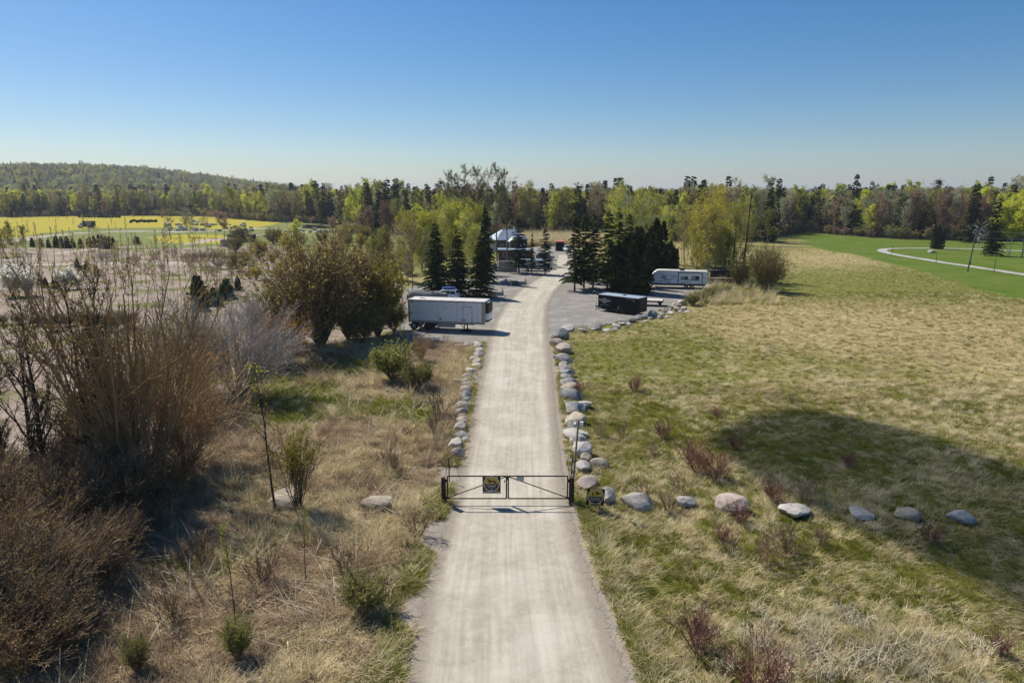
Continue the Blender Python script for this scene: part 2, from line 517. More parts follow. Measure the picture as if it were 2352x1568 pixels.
FOREST_FRONT = UV((-900, 492), (0, 500), (200, 497), (330, 496), (470, 497), (600, 508), (700, 512), (800, 520)) + [(-70, 300), (-20, 285), (40, 262), (95, 250)] + UV((1700, 552), (1790, 541), (1850, 531), (1900, 538), (2000, 545), (2080, 549), (2160, 550), (2260, 552), (2352, 553), (2800, 560))
FOREST_BACK = [(5500, 9000), (-6500, 9000)]

def forest_mask(x, y):
    poly = FOREST_FRONT + [(5500, 1200)] + FOREST_BACK + [(-6500, 1500)]
    return soft(poly, x, y, 4, 3, 15, 9)

ground = make_ground()

# ================================================================ GRAVEL SHEETS
def sheet_mat(name, c1, c2, c3, rut=False):
    m, nt, out = new_mat(name); t = NT(nt)
    pos = t.n('ShaderNodeTexCoord').outputs['Object']
    uvn = t.n('ShaderNodeAttribute', attribute_name='across').outputs['Fac']
    n1 = t.noise(.35, 4, .6, pos, .5); n2 = t.noise(2.2, 5, .65, pos, .4); n3 = t.noise(14, 4, .75, pos); n4 = t.noise(45, 2, .7, pos)
    col = t.mix(t.ramp(n2, .3, .7), c1, c2)
    col = t.mix(t.ramp(n1, .42, .70, 0, .8), col, c3)
    if rut:  # wheel lines stretched along the way
        al = t.n('ShaderNodeAttribute', attribute_name='along').outputs['Fac']
        cv = t.n('ShaderNodeCombineXYZ'); t.l(t.math('MULTIPLY', uvn, 26), cv.inputs[0]); t.l(t.math('MULTIPLY', al, .10), cv.inputs[1])
        s1 = t.noise(1.0, 5, .65, cv.outputs[0], .3)
        col = t.mul(col, t.math('MULTIPLY_ADD', t.ramp(s1, .32, .68), .20, .88))
        cv2 = t.n('ShaderNodeCombineXYZ'); t.l(t.math('MULTIPLY', uvn, 5.5), cv2.inputs[0]); t.l(t.math('MULTIPLY', al, .03), cv2.inputs[1])
        s2 = t.noise(1.0, 3, .5, cv2.outputs[0], .2)
        col = t.mix(t.ramp(s2, .5, .72, 0, .6), col, c3)
        e = t.math('ABSOLUTE', t.math('SUBTRACT', uvn, .5))
        col = t.mix(t.ramp(t.math('ADD', e, t.math('MULTIPLY', t.math('SUBTRACT', n2, .5), .16)), .36, .46), col, t.mix(n4, (.22, .18, .135), (.40, .345, .275)))
    col = t.mul(col, t.math('MULTIPLY_ADD', t.math('ADD', t.math('MULTIPLY', n3, .5), t.math('MULTIPLY', n4, .5)), .7, .65))
    bs = t.pbr(col, .95, 0, t.bump(t.math('ADD', n3, t.math('MULTIPLY', n2, 1.5)), .35, .05), .12)
    # ragged fringe where the gravel thins out over the soil
    a = t.ramp(t.math('ADD', t.attr('edge'), t.math('MULTIPLY', t.math('SUBTRACT', t.math('ADD', t.math('MULTIPLY', n2, .5), t.math('MULTIPLY', n3, .5)), .5), 2.2)), .49, .51)
    tr = t.n('ShaderNodeBsdfTransparent'); mx = t.n('ShaderNodeMixShader')
    t.l(a, mx.inputs[0]); t.l(tr.outputs[0], mx.inputs[1]); t.l(bs, mx.inputs[2]); t.l(mx.outputs[0], out.inputs[0])
    return m

def resample(pl, n):
    p = np.array(pl); s = np.concatenate([[0], np.cumsum(np.hypot(*np.diff(p, axis=0).T))])
    q = np.linspace(0, s[-1], n)
    # smooth corners a little
    x = np.interp(q, s, p[:, 0]); y = np.interp(q, s, p[:, 1])
    for _ in range(6):
        x[1:-1] = (x[:-2] + 2 * x[1:-1] + x[2:]) / 4; y[1:-1] = (y[:-2] + 2 * y[1:-1] + y[2:]) / 4
    return np.stack([x, y], 1), q

def strip_sheet(name, L, Rr, n, m, z, mat, zfun=None):
    l, s = resample(L, n); r, _ = resample(Rr, n)
    t_ = np.linspace(-.06, 1.06, m)
    P = l[:, None, :] * (1 - t_)[None, :, None] + r[:, None, :] * t_[None, :, None]
    zz = np.full((n, m), z)
    if zfun is not None: zz = zfun(P[..., 0], P[..., 1]) + z
    V = np.concatenate([P, zz[..., None]], 2).reshape(-1, 3)
    i = np.arange((n - 1) * (m - 1)); rr = i // (m - 1); c = i % (m - 1); b = rr * m + c
    me = mesh_np(name, V, np.stack([b, b + 1, b + m + 1, b + m], 1), True)
    acr = np.tile(t_, n); alo = np.repeat(s, m)
    ed = np.clip(np.minimum(acr + .06, 1.06 - acr) / .13, 0, 1)
    for nm, a in (('across', acr), ('along', alo), ('edge', ed)):
        at = me.attributes.new(nm, 'FLOAT', 'POINT'); at.data.foreach_set('value', a.astype(np.float32))
    return tag(link(name, me, mat), kind='structure')

drive_mat = sheet_mat('driveway_gravel', (.40, .35, .27), (.49, .435, .34), (.57, .52, .425), True)
yard_mat = sheet_mat('yard_gravel', (.20, .184, .16), (.285, .262, .226), (.36, .33, .285))
path_mat = sheet_mat('path_gravel', (.38, .36, .32), (.44, .42, .38), (.46, .44, .40))
driveway = strip_sheet('driveway', EDGE_L, EDGE_R, 260, 15, .006, drive_mat)

def yard_sheet():
    p = np.array(YARD); st = .9
    xs = np.arange(p[:, 0].min() - 3, p[:, 0].max() + 3, st); ys = np.arange(p[:, 1].min() - 3, p[:, 1].max() + 3, st)
    X, Y = np.meshgrid(xs, ys); e = soft(YARD, X.ravel(), Y.ravel(), 1.6, .7, 4, 5)
    nx = len(xs); i = np.arange((len(ys) - 1) * (nx - 1)); b = (i // (nx - 1)) * nx + i % (nx - 1)
    F = np.stack([b, b + 1, b + nx + 1, b + nx], 1)
    F = F[e[F].max(1) > .02]
    used = np.unique(F); rm = np.full(X.size, -1); rm[used] = np.arange(len(used))
    V = np.stack([X.ravel(), Y.ravel(), np.full(X.size, .001)], 1)[used]
    me = mesh_np('gravel_yard', V, rm[F], True)
    at = me.attributes.new('edge', 'FLOAT', 'POINT'); at.data.foreach_set('value', e[used].astype(np.float32))
    return tag(link('gravel_yard', me, yard_mat), kind='structure')
yard_sheet()

def offset_line(pl, w):
    p, _ = resample(pl, 160)
    d = np.gradient(p, axis=0); d /= np.hypot(*d.T)[:, None] + 1e-9
    nrm = np.stack([-d[:, 1], d[:, 0]], 1)
    return p + nrm * w, p - nrm * w
_a, _b = offset_line(SIDE_PATH, 1.4)
strip_sheet('footpath', [tuple(q) for q in _a], [tuple(q) for q in _b], 160, 7, .06, path_mat, terrain)
# ================================================================ PLANT GROWING
def unit(v):
    return v / (np.linalg.norm(v) + 1e-9)

class Wood:
    def __init__(s, seed): s.rng = np.random.default_rng(seed); s.a = []; s.b = []; s.ra = []; s.rb = []; s.tips = []; s.tdir = []
    def seg(s, a, b, ra, rb):
        s.a.append(a); s.b.append(b); s.ra.append(ra); s.rb.append(rb)
    def limb(s, p, d, length, r, nseg, wob=.15, up=0.0, taper=.25):
        """a wandering tapering limb; returns its points, directions and radii"""
        P = [p]; D = [d]; RR = [r]
        st = length / nseg
        for i in range(nseg):
            d = unit(d + s.rng.normal(0, wob, 3) + np.array((0, 0, up)))
            q = p + d * st; r2 = r * (1 - (1 - taper) / nseg * (i + 1) / (1 - (1 - taper) * i / nseg)) if False else RR[0] * (1 - (1 - taper) * (i + 1) / nseg)
            s.seg(p, q, RR[-1], r2)
            P.append(q); D.append(d); RR.append(r2); p = q
        return P, D, RR
    def mesh(s, name, sides=3, rmin=.004):
        a = np.array(s.a); b = np.array(s.b); ra = np.maximum(np.array(s.ra), rmin); rb = np.maximum(np.array(s.rb), rmin)
        d = b - a; d = d / (np.linalg.norm(d, axis=1)[:, None] + 1e-9)
        ref = np.where(np.abs(d[:, 2:3]) > .9, np.array([[1., 0, 0]]), np.array([[0, 0, 1.]]))
        e1 = np.cross(d, ref); e1 /= np.linalg.norm(e1, axis=1)[:, None] + 1e-9; e2 = np.cross(d, e1)
        V = []
        for base, rr in ((a, ra), (b, rb)):
            for k in range(sides):
                t = 2 * math.pi * k / sides
                V.append(base + (e1 * math.cos(t) + e2 * math.sin(t)) * rr[:, None])
        V = np.stack(V, 1); n = len(a)
        o = np.arange(n)[:, None] * (2 * sides); F = []
        for k in range(sides):
            j = (k + 1) % sides
            F.append(np.concatenate([o + k, o + j, o + sides + j, o + sides + k], 1))
        return mesh_np(name, V.reshape(-1, 3), np.concatenate(F), False)

def leaf_mesh(name, C, size, rng, stretch=1.5, dirs=None, var=.5, flat=0.0):
    """small diamond leaves at centres C"""
    C = np.asarray(C, float); n = len(C)
    d = rng.normal(0, 1, (n, 3)) if dirs is None else np.asarray(dirs) + rng.normal(0, .5, (n, 3))
    d /= np.linalg.norm(d, axis=1)[:, None] + 1e-9
    q = rng.normal(0, 1, (n, 3)); q[:, 2] += flat * 3
    e = np.cross(d, q); e /= np.linalg.norm(e, axis=1)[:, None] + 1e-9
    s = size * (1 + var * rng.uniform(-1, 1, n))[:, None]
    V = np.stack([C - d * s * stretch * .5, C + e * s * .5, C + d * s * stretch * .5, C - e * s * .5], 1).reshape(-1, 3)
    F = np.arange(4 * n).reshape(n, 4)
    return mesh_np(name, V, F)

def vase_shrub(seed, h, spread, stems, kids=9, twigs=3, leaf=.06, leaves=1, r=.022, lean=.0, wob=.10, leaf_from=.35, rmin=.005, tw=.16, sides=3, clump=.12):
    """many stems fanning up from one foot; returns (stem mesh, leaf mesh)"""
    w = Wood(seed); g = w.rng; LC = []; LD = []
    for i in range(stems):
        a = g.uniform(0, 2 * math.pi); k = math.sqrt(g.uniform(0, 1)) * spread
        d = unit(np.array((math.cos(a) * k + lean, math.sin(a) * k, 1.0)))
        p = np.array((math.cos(a) * clump * g.uniform(.2, 1), math.sin(a) * clump * g.uniform(.2, 1), -.1))
        L = h * g.uniform(.62, 1.05) * (1.04 - .18 * k)
        P, D, RR = w.limb(p, d, L, r * g.uniform(.6, 1.25), 6, wob, .03, .28)
        for j in range(kids):
            t = g.uniform(.22, .98); i0 = min(5, int(t * 6)); f = t * 6 - i0
            q = P[i0] * (1 - f) + P[i0 + 1] * f
            dd = unit(D[i0] + g.normal(0, .42, 3) + np.array((0, 0, .12)))
            LL = L * (.34 * (1 - t) + tw) * g.uniform(.6, 1.2)
            P2, D2, R2 = w.limb(q, dd, LL, max(RR[i0] * .5, rmin), 3, wob * 1.3, .05, .35)
            for m in range(twigs):
                f2 = g.uniform(.2, 1); i1 = min(2, int(f2 * 3)); q2 = P2[i1] + (P2[i1 + 1] - P2[i1]) * (f2 * 3 - i1)
                d3 = unit(D2[i1] + g.normal(0, .5, 3) + np.array((0, 0, .1)))
                P3, D3, _ = w.limb(q2, d3, LL * g.uniform(.25, .55), rmin, 2, wob, .05, .6)
                if t > leaf_from - .2 * g.uniform():
                    for _k in range(leaves):
                        f3 = g.uniform(); LC.append(P3[0] + (P3[2] - P3[0]) * f3 + g.normal(0, leaf * .4, 3)); LD.append(d3)
    lm = leaf_mesh('foliage', LC, leaf, g, 1.7, LD) if LC else None
    return w.mesh('stems', sides, rmin), lm

def limb_tree(seed, h, crown0=.35, limbs=16, spread=.42, kids=7, twigs=4, leaf=.1, leaves=1, r=.16, rise_=.7, wob=.09, rmin=.008, forks=1, leaf_jit=.25, drop=.0, top=.7, sides=4):
    """trunk(s) with ascending limbs; returns (wood, leaves)"""
    w = Wood(seed); g = w.rng; LC = []; LD = []
    for fk in range(forks):
        a = g.uniform(0, 6.28); d0 = unit(np.array((math.cos(a) * .10, math.sin(a) * .10, 1.0)) if forks > 1 else np.array((0, 0, 1.)))
        hh = h * (1 if fk == 0 else g.uniform(.75, .98))
        P, D, RR = w.limb(np.array((0, 0, -.2)) + (np.array((math.cos(a), math.sin(a), 0)) * r * 1.4 if forks > 1 else 0), d0, hh, r * (1 if forks == 1 else .75), 10, wob * .45, .06, .1)
        for j in range(limbs):
            t = crown0 + (1 - crown0) * (j + g.uniform()) / limbs; t = min(t, .985)
            i0 = min(9, int(t * 10)); f = t * 10 - i0; q = P[i0] * (1 - f) + P[i0 + 1] * f
            az = g.uniform(0, 6.28)
            d = unit(np.array((math.cos(az), math.sin(az), rise_ * g.uniform(.5, 1.5))))
            rel = (t - crown0) / (1 - crown0)
            L = h * spread * (.35 + .65 * math.sin(math.pi * min(1, .18 + rel * .82)) ** top) * g.uniform(.55, 1.15)
            P1, D1, R1 = w.limb(q, d, L, max(RR[i0] * .55, rmin * 1.5), 5, wob, .05 - drop, .2)
            for k in range(kids):
                t1 = g.uniform(.2, 1); i1 = min(4, int(t1 * 5)); q1 = P1[i1] + (P1[i1 + 1] - P1[i1]) * (t1 * 5 - i1)
                d2 = unit(D1[i1] + g.normal(0, .55, 3) + np.array((0, 0, .15 - drop * 2)))
                L2 = L * g.uniform(.18, .45)
                P2, D2, R2 = w.limb(q1, d2, L2, max(R1[i1] * .5, rmin), 3, wob * 1.3, .02 - drop, .4)
                for m in range(twigs):
                    f2 = g.uniform(.1, 1); i2 = min(2, int(f2 * 3)); q2 = P2[i2] + (P2[i2 + 1] - P2[i2]) * (f2 * 3 - i2)
                    d3 = unit(D2[i2] + g.normal(0, .6, 3) + np.array((0, 0, -drop * 4)))
                    e = q2 + d3 * L2 * g.uniform(.25, .6)
                    w.seg(q2, e, rmin, rmin * .6)
                    for _k in range(leaves):
                        f3 = g.uniform(.2, 1.1); LC.append(q2 + (e - q2) * f3 + g.normal(0, leaf_jit, 3)); LD.append(d3)
    lm = leaf_mesh('crown', LC, leaf, g, 1.35, LD) if LC else None
    return w.mesh('trunk', sides, rmin * .8), lm

def spruce(seed, h, width, whorls=22, per=9, needle=.26, dens=1.0, start=.06, droop=.25, ragged=.25, thin=1.0):
    """conifer: whorled drooping boughs made of needle sprays"""
    w = Wood(seed); g = w.rng; w.limb(np.array((0, 0, -.2)), np.array((0, 0, 1.)), h * 1.0, h * .013 + .03, 6, .012, .0, .06)
    A = []; B = []; S = []
    for i in range(whorls):
        t = start + (1 - start) * (i / whorls) ** .92
        z0 = t * h; L0 = width * .5 * ((1 - t) ** .82 * .97 + .03)
        n = max(4, int(per * (.55 + .45 * (1 - t))))
        a0 = g.uniform(0, 6.28)
        for k in range(n):
            az = a0 + 6.283 * k / n + g.normal(0, .22); L = L0 * g.uniform(1 - ragged, 1 + ragged * .7)
            if g.uniform() > dens: continue
            zb = z0 + g.normal(0, h * .012)
            c, s_ = math.cos(az), math.sin(az)
            ns = max(3, int(L / (needle * .62)) + 1)
            w.seg(np.array((0, 0, zb)), np.array((c * L * .85, s_ * L * .85, zb + L * (.16 - droop))), .02 + .012 * L, .008)
            for q in range(ns):
                f = (q + .6) / ns; rr = L * f
                zz = zb + L * (.28 * f - droop * f * f * 1.3) + g.normal(0, .02)
                px, py = c * rr, s_ * rr
                wd = needle * (1.15 - .5 * f) * (1.5 + L * .16)
                for side in (-1, 1):
                    for _ in range(2):
                        ang = az + side * g.uniform(.35, 1.25); ln = wd * g.uniform(.7, 1.35)
                        A.append((px, py, zz)); B.append((px + math.cos(ang) * ln, py + math.sin(ang) * ln, zz - ln * g.uniform(.05, .55)))
                        S.append(needle * g.uniform(.28, .5) * thin)
                A.append((px, py, zz)); B.append((px + c * wd * .9, py + s_ * wd * .9, zz + wd * g.uniform(-.35, .15))); S.append(needle * .4 * thin)
    # leader
    for k in range(10):
        z = h * (1 - .012 * k); A.append((0, 0, z - .1)); an = g.uniform(0, 6.28); B.append((math.cos(an) * .18, math.sin(an) * .18, z + .25 - .03 * k)); S.append(.09)
    A = np.array(A); B = np.array(B); S = np.array(S)[:, None]
    d = B - A; e = np.cross(d, g.normal(0, 1, A.shape) * .5 + np.array((0, 0, 1.0))); e /= np.linalg.norm(e, axis=1)[:, None] + 1e-9
    M = A + d * .55
    V = np.stack([A, M + e * S, B, M - e * S], 1).reshape(-1, 3)
    cm = mesh_np('crown', V, np.arange(len(V)).reshape(-1, 4))
    return w.mesh('trunk', 5, .008), cm

def cedar(seed, h, width, n=2600, spray=.3, base=.04, egg=.55, lobes=9):
    """dense upright evergreen: several leaning plumes of flat sprays"""
    w = Wood(seed); g = w.rng; w.limb(np.array((0, 0, -.2)), np.array((0, 0, 1.)), h * .9, h * .015 + .03, 5, .015, 0, .1)
    Cs = []; Ds = []
    for k in range(lobes):
        a = g.uniform(0, 6.283); off = 0 if k == 0 else width * g.uniform(.12, .34)
        ox, oy = math.cos(a) * off, math.sin(a) * off
        hh = h * (1 if k == 0 else g.uniform(.55, .95)); wd = width * (.62 if k == 0 else g.uniform(.3, .5)); m = int(n / lobes * (1.6 if k == 0 else .95))
        t = g.uniform(0, 1, m) ** .9; az = g.uniform(0, 6.283, m)
        prof = np.sin(np.pi * np.clip(.16 + t * .84, 0, 1)) ** .7 * (1 - .35 * t)
        lay = 1 + .25 * np.sin(t * hh * 3.1 + az * 2 + k)
        rr = wd * .5 * prof * lay * g.uniform(.3, 1.12, m) ** .5
        lean = t * .25
        Cs.append(np.stack([ox * (1 + lean) + np.cos(az) * rr, oy * (1 + lean) + np.sin(az) * rr, hh * (base + (1 - base) * t) - .25 * rr], 1))
        Ds.append(np.stack([np.cos(az) * .8, np.sin(az) * .8, np.full(m, .45)], 1))
        w.seg(np.array((0, 0, hh * .1)), np.array((ox, oy, hh * .6)), .06, .03)
    C = np.concatenate(Cs); D = np.concatenate(Ds)
    return w.mesh('trunk', 5, .01), leaf_mesh('crown', C, spray, g, 2.0, D, .6)

def plant(name, meshes, mats, pnames=('trunk', 'crown')):
    """prototype record: meshes with their materials"""
    for me, ma in zip(meshes, mats):
        if me is not None and not me.materials: me.materials.append(ma)
    return (name, meshes, pnames)

def put_plant(proto, x, y, h_scale=1.0, rz=0.0, label=None, cat='tree', group=None, z=None, tilt=(0, 0), wide=1.0, name=None):
    nm, meshes, pn = proto
    o = empty(name or nm, (x, y, tz(x, y) if z is None else z), rz, (h_scale * wide, h_scale * wide, h_scale))
    o.rotation_euler = (tilt[0], tilt[1], rz)
    for me, p in zip(meshes, pn):
        if me is not None: link(p, me, None, o)
    return tag(o, label, cat, group)

# ---------------------------------------------------------------- plant colours
bark_grey = bark('bark_grey', (.19, .17, .145), (.36, .33, .29))
bark_brown = bark('bark_brown', (.11, .08, .058), (.21, .16, .115))
bark_dark = bark('bark_dark', (.035, .028, .022), (.075, .06, .05))
bark_pale = bark('bark_pale', (.34, .32, .29), (.5, .48, .45))
bark_white = bark('bark_white', (.5, .48, .45), (.66, .64, .6))
twig_red = bark('twig_red', (.20, .09, .065), (.33, .165, .125))
twig_tan = bark('twig_tan', (.2, .135, .08), (.32, .23, .14))
twig_orange = bark('twig_orange', (.31, .205, .11), (.47, .33, .18))
twig_silver = bark('twig_silver', (.26, .23, .205), (.42, .385, .35))
lf_lime = leafy('leaf_lime', (.40, .42, .045), (.62, .61, .10), .55)
lf_yellow = leafy('leaf_yellow', (.38, .33, .04), (.55, .48, .075), .45)
lf_olive = leafy('leaf_olive', (.19, .19, .045), (.33, .31, .085), .4)
lf_tan = leafy('leaf_tan', (.33, .25, .085), (.50, .38, .14), .45)
lf_rust = leafy('leaf_rust', (.36, .20, .06), (.52, .32, .11), .45)
lf_orange = leafy('leaf_orange', (.38, .19, .025), (.50, .29, .05), .4)
lf_pink = leafy('leaf_pink', (.30, .185, .125), (.44, .29, .20), .4)
lf_silver = leafy('leaf_silver', (.34, .36, .18), (.50, .52, .30), .45)
lf_spruce = leafy('needle_spruce', (.026, .042, .016), (.062, .088, .027), .2)
lf_spruce_blue = leafy('needle_blue', (.028, .048, .032), (.06, .09, .055), .16)
lf_spruce_painted_sun = leafy('needle_painted_sun', (.05, .072, .016), (.11, .13, .025), .2)  # lighter, yellower copy of the spruce needles: sunlight put into the colour
lf_cedar = leafy('needle_cedar', (.06, .085, .018), (.13, .15, .03), .25)
lf_cedar_dark = leafy('needle_cedar_dark', (.022, .036, .012), (.055, .075, .022), .2)
lf_white = leafy('blossom', (.80, .79, .68), (.88, .87, .78), .7, .6, .08)
lf_cream = leafy('blossom_cream', (.5, .47, .36), (.66, .62, .5), .3, .6, .1)
lf_pine = leafy('needle_pine', (.05, .10, .012), (.10, .17, .03), .22)
lf_soft = leafy('leaf_soft_green', (.30, .345, .075), (.46, .49, .14), .55)
bark_pop = bark('bark_poplar', (.10, .09, .075), (.21, .19, .165))
# ================================================================ FOREST
def P(name, meshes, mats, pn=('trunk', 'crown')): return plant(name, meshes, mats, pn)
rnd = random.Random(7)

F_SPRUCE = [P('spruce_tree', spruce(100 + i, 18, 5.2 + .5 * i, 24, 7, .55, .92, .05, .28, .35, 1.0), (bark_dark, lf_spruce)) for i in range(3)]
F_SPRUCE.append(P('spruce_tree', spruce(111, 18, 4.4, 22, 6, .5, .72, .25, .12, .55, 1.0), (bark_brown, lf_spruce_blue)))
F_GREY = [P('bare_tree', limb_tree(120 + i, 17, .3, 17, .26, 8, 5, .26, 1, .15, 1.3, .09, .022, 1 + i % 2, .35), (bark_grey, lf_silver if i % 2 else lf_tan)) for i in range(4)]
F_LIME = [P('budding_tree', limb_tree(130 + i, 16.5, .22, 16, .27, 8, 4, .34, 4, .15, 1.1, .09, .02, 1 + i % 2, .45), (bark_pale if i == 1 else bark_grey, lf_lime)) for i in range(3)]
F_OLIVE = [P('budding_tree', limb_tree(140 + i, 16, .25, 16, .27, 8, 4, .32, 3, .15, 1.1, .09, .02, 1, .45), (bark_brown, lf_olive)) for i in range(2)]
F_PINK = [P('budding_tree', limb_tree(150 + i, 15, .2, 20, .30, 9, 5, .24, 2, .15, 1.2, .08, .02, 2, .35), (bark_brown, lf_pink)) for i in range(2)]
F_BUSH = [P('understory_bush', vase_shrub(160 + i, 5, .75, 26, 8, 3, .22, 2, .04, 0, .12, .1, .018), (bark_grey, m), ('stems', 'foliage')) for i, m in enumerate((lf_tan, lf_olive, lf_pink))]
F_ALL = F_SPRUCE + F_GREY + F_LIME + F_OLIVE + F_PINK + F_BUSH
ALL_IDX = {id(p): i for i, p in enumerate(F_ALL)}

def joined_source(p):
    """one sprig of the far wood: wood and leaves in a single mesh"""
    bm = bmesh.new(); mats = []
    for k, me in enumerate(p[1]):
        n0 = len(bm.faces); bm.from_mesh(me); bm.faces.ensure_lookup_table()
        for f in bm.faces[n0:]: f.material_index = k
        mats.append(me.materials[0])
    me2 = bpy.data.meshes.new('wood_tree'); bm.to_mesh(me2); bm.free()
    for m in mats: me2.materials.append(m)
    return source('wood_tree', me2)
FAR_SRC = [joined_source(p) for p in F_ALL]

def kind_mix(x, y, u):
    """which tree grows here: stands of one kind, by position"""
    c = float(vnoise(x, y, 45, 77)); q = rnd.random()
    left = x < -60
    far = y > 700
    w = {'s': .10 if far else (.40 if left else .27), 'g': .42 if far else .30, 'l': .13 if far else (.17 if left else .11), 'o': .30 if far else .15, 'p': .08 if far else (.04 if left else .12)}
    w['s'] *= 2.2 if c > .58 else .6
    w['l'] *= 2.0 if .3 < c < .5 else .7
    w['g'] *= 1.6 if c < .4 else .9
    t = sum(w.values()); q *= t
    for k, v in w.items():
        q -= v
        if q <= 0: break
    return rnd.choice({'s': F_SPRUCE, 'g': F_GREY, 'l': F_LIME, 'o': F_OLIVE, 'p': F_PINK}[k]), k

FOREST_LABEL = {
    's': ('dark evergreen spruce in the front row of the far woods', 'spruces along the edge of the far woods'),
    'g': ('bare grey twiggy tree in the front row of the far woods', 'bare trees along the edge of the far woods'),
    'l': ('fresh yellow-green tree in the front row of the far woods', 'yellow-green trees along the edge of the far woods'),
    'o': ('dull olive budding tree in the front row of the far woods', 'olive trees along the edge of the far woods'),
    'p': ('pinkish brown budding tree in the front row of the far woods', 'pinkish trees along the edge of the far woods')}
# front row: single trees
ff, fs = resample(FOREST_FRONT, 1400)
fd = np.gradient(ff, axis=0); fd /= np.hypot(*fd.T)[:, None]
fn = np.stack([-fd[:, 1], fd[:, 0]], 1)            # points away from the clearing
last = -99
count = 0
bush_pts = []
for i in range(1400):
    x0, y0 = ff[i]
    if abs(x0) > y0 * .79 or y0 < 100: continue
    step = 3.9 if y0 < 330 else 5.6
    if fs[i] - last < step: continue
    last = fs[i] + rnd.uniform(-.8, .8)
    off = rnd.uniform(0, 9)
    x, y = x0 + fn[i, 0] * off, y0 + fn[i, 1] * off
    p, k = kind_mix(x, y, 0)
    hs = rnd.uniform(.72, 1.12) * (1.05 if k == 's' else 1)
    if rnd.random() < .16: hs *= 1.22
    put_plant(p, x, y, hs, rnd.uniform(0, 6.28), FOREST_LABEL[k][0], 'tree', FOREST_LABEL[k][1], wide=rnd.uniform(.85, 1.15))
    count += 1
    bush_pts.append((x0 + fn[i, 0] * rnd.uniform(-2, 5), y0 + fn[i, 1] * rnd.uniform(-2, 5)))
# the mass of the wood behind, too dense to count
gx = np.random.default_rng(3)
pts = []; idx = []; scl = []; rot = []
def add_far(x, y, p, s, wd=1.0):
    pts.append((x, y, tz_arr[-1] if False else 0)); idx.append(ALL_IDX[id(p)]); scl.append((s * wd, s * wd, s)); rot.append((0, 0, rnd.uniform(0, 6.28)))
def wood_area(n, x0, x1, y0, y1, keep, smin=.75, smax=1.1, wd=1.0):
    X = gx.uniform(x0, x1, n); Y = gx.uniform(y0, y1, n)
    m = keep(X, Y) & (np.abs(X) < Y * .80 + 12)
    for x, y in zip(X[m], Y[m]):
        p, k = kind_mix(x, y, 0)
        s = rnd.uniform(smin, smax) * (1.28 if rnd.random() < (.16 if k == 's' else .06) else 1)
        add_far(x, y, p, s, wd * rnd.uniform(.9, 1.2))
FP = FOREST_FRONT + [(5500, 1200)] + FOREST_BACK + [(-6500, 1500)]
inF = lambda X, Y: inpoly(FP, X, Y) & inpoly(FP, X, Y - 9) & (np.minimum(seg_dist(FOREST_FRONT, X, Y), 999) > 6)
band = lambda lo, hi: (lambda X, Y: inF(X, Y) & (seg_dist(FOREST_FRONT, X, Y) > lo) & (seg_dist(FOREST_FRONT, X, Y) <= hi))
wood_area(30000, -650, 420, 230, 760, band(6, 70), .75, 1.1)
wood_area(9000, -900, 800, 240, 1000, band(70, 300), .85, 1.12, 1.2)
wood_area(26000, -2000, 250, 640, 1680, lambda X, Y: inF(X, Y) & (hills(X, Y) > 3) & (seg_dist(FOREST_FRONT, X, Y) > 60), .62, .92, 1.35)
wood_area(9000, -300, 2600, 900, 2900, lambda X, Y: inF(X, Y) & (Y > 1300), .7, 1.0, 2.0)
for x, y in bush_pts:
    add_far(x, y, rnd.choice(F_BUSH), rnd.uniform(.6, 1.2), 1.2)
pts = np.array(pts); pts[:, 2] = terrain(pts[:, 0], pts[:, 1])
scatter('far_woods', pts, rot, scl, idx[:], FAR_SRC[::-1], 'mixed spring woodland covering the plain and low hill behind the fields', 'woods')

# ================================================================ TREES AROUND THE YARD
S_DARK = [P('spruce_tree', spruce(200 + i, 13, 6.6, 27, 10, .30, .95, .05, .30, .28), (bark_dark, lf_spruce)) for i in range(2)]
S_PAINTED_SUN = [P('spruce_tree', spruce(203, 13, 6.6, 25, 10, .30, .93, .05, .30, .3), (bark_brown, lf_spruce_painted_sun))]
S_BLUE = [P('spruce_tree', spruce(204, 12, 7.0, 19, 9, .30, .85, .12, .26, .4), (bark_dark, lf_spruce_blue))]
S_THIN = [P('spruce_tree', spruce(205 + i, 15, 6.0, 27, 8, .32, .82, .13, .34, .42, 1.15), (bark_brown, lf_cedar)) for i in range(2)]
C_DARK = [P('cedar_tree', cedar(210 + i, 12, 8.0, 5200, .42, .02, .5), (bark_brown, lf_cedar_dark)) for i in range(2)]
T_LIME = [P('poplar_tree', limb_tree(220 + i, 15, .14, 22, .33, 9, 5, .17, 3, .14, 1.1, .11, .012, 2, .3), (bark_pale, lf_lime)) for i in range(2)]
T_WILLOW = [P('willow_tree', limb_tree(224, 13, .10, 20, .42, 10, 5, .15, 4, .16, 1.0, .11, .012, 3, .28, .02), (bark_brown, lf_lime))]
T_YELL = [P('birch_tree', limb_tree(226 + i, 15, .10, 22, .27, 9, 5, .15, 3, .11, 1.2, .11, .012, 3, .28), (bark_grey, lf_yellow)) for i in range(2)]
T_OLIVE = [P('young_tree', limb_tree(229, 12, .15, 20, .24, 8, 5, .17, 3, .12, 1.4, .1, .012, 2, .3), (bark_brown, lf_olive))]
T_BARE = [P('bare_poplar', limb_tree(230 + i, 22, .42, 19, .19, 9, 6, .16, 1, .26, 1.5, .12, .026, 1, .2), (bark_pop, lf_olive)) for i in range(3)]
T_GREY = [P('bare_tree', limb_tree(234 + i, 12, .28, 18, .24, 8, 5, .10, 1, .11, 1.4, .11, .012, 1, .2), (bark_grey, lf_tan)) for i in range(2)]

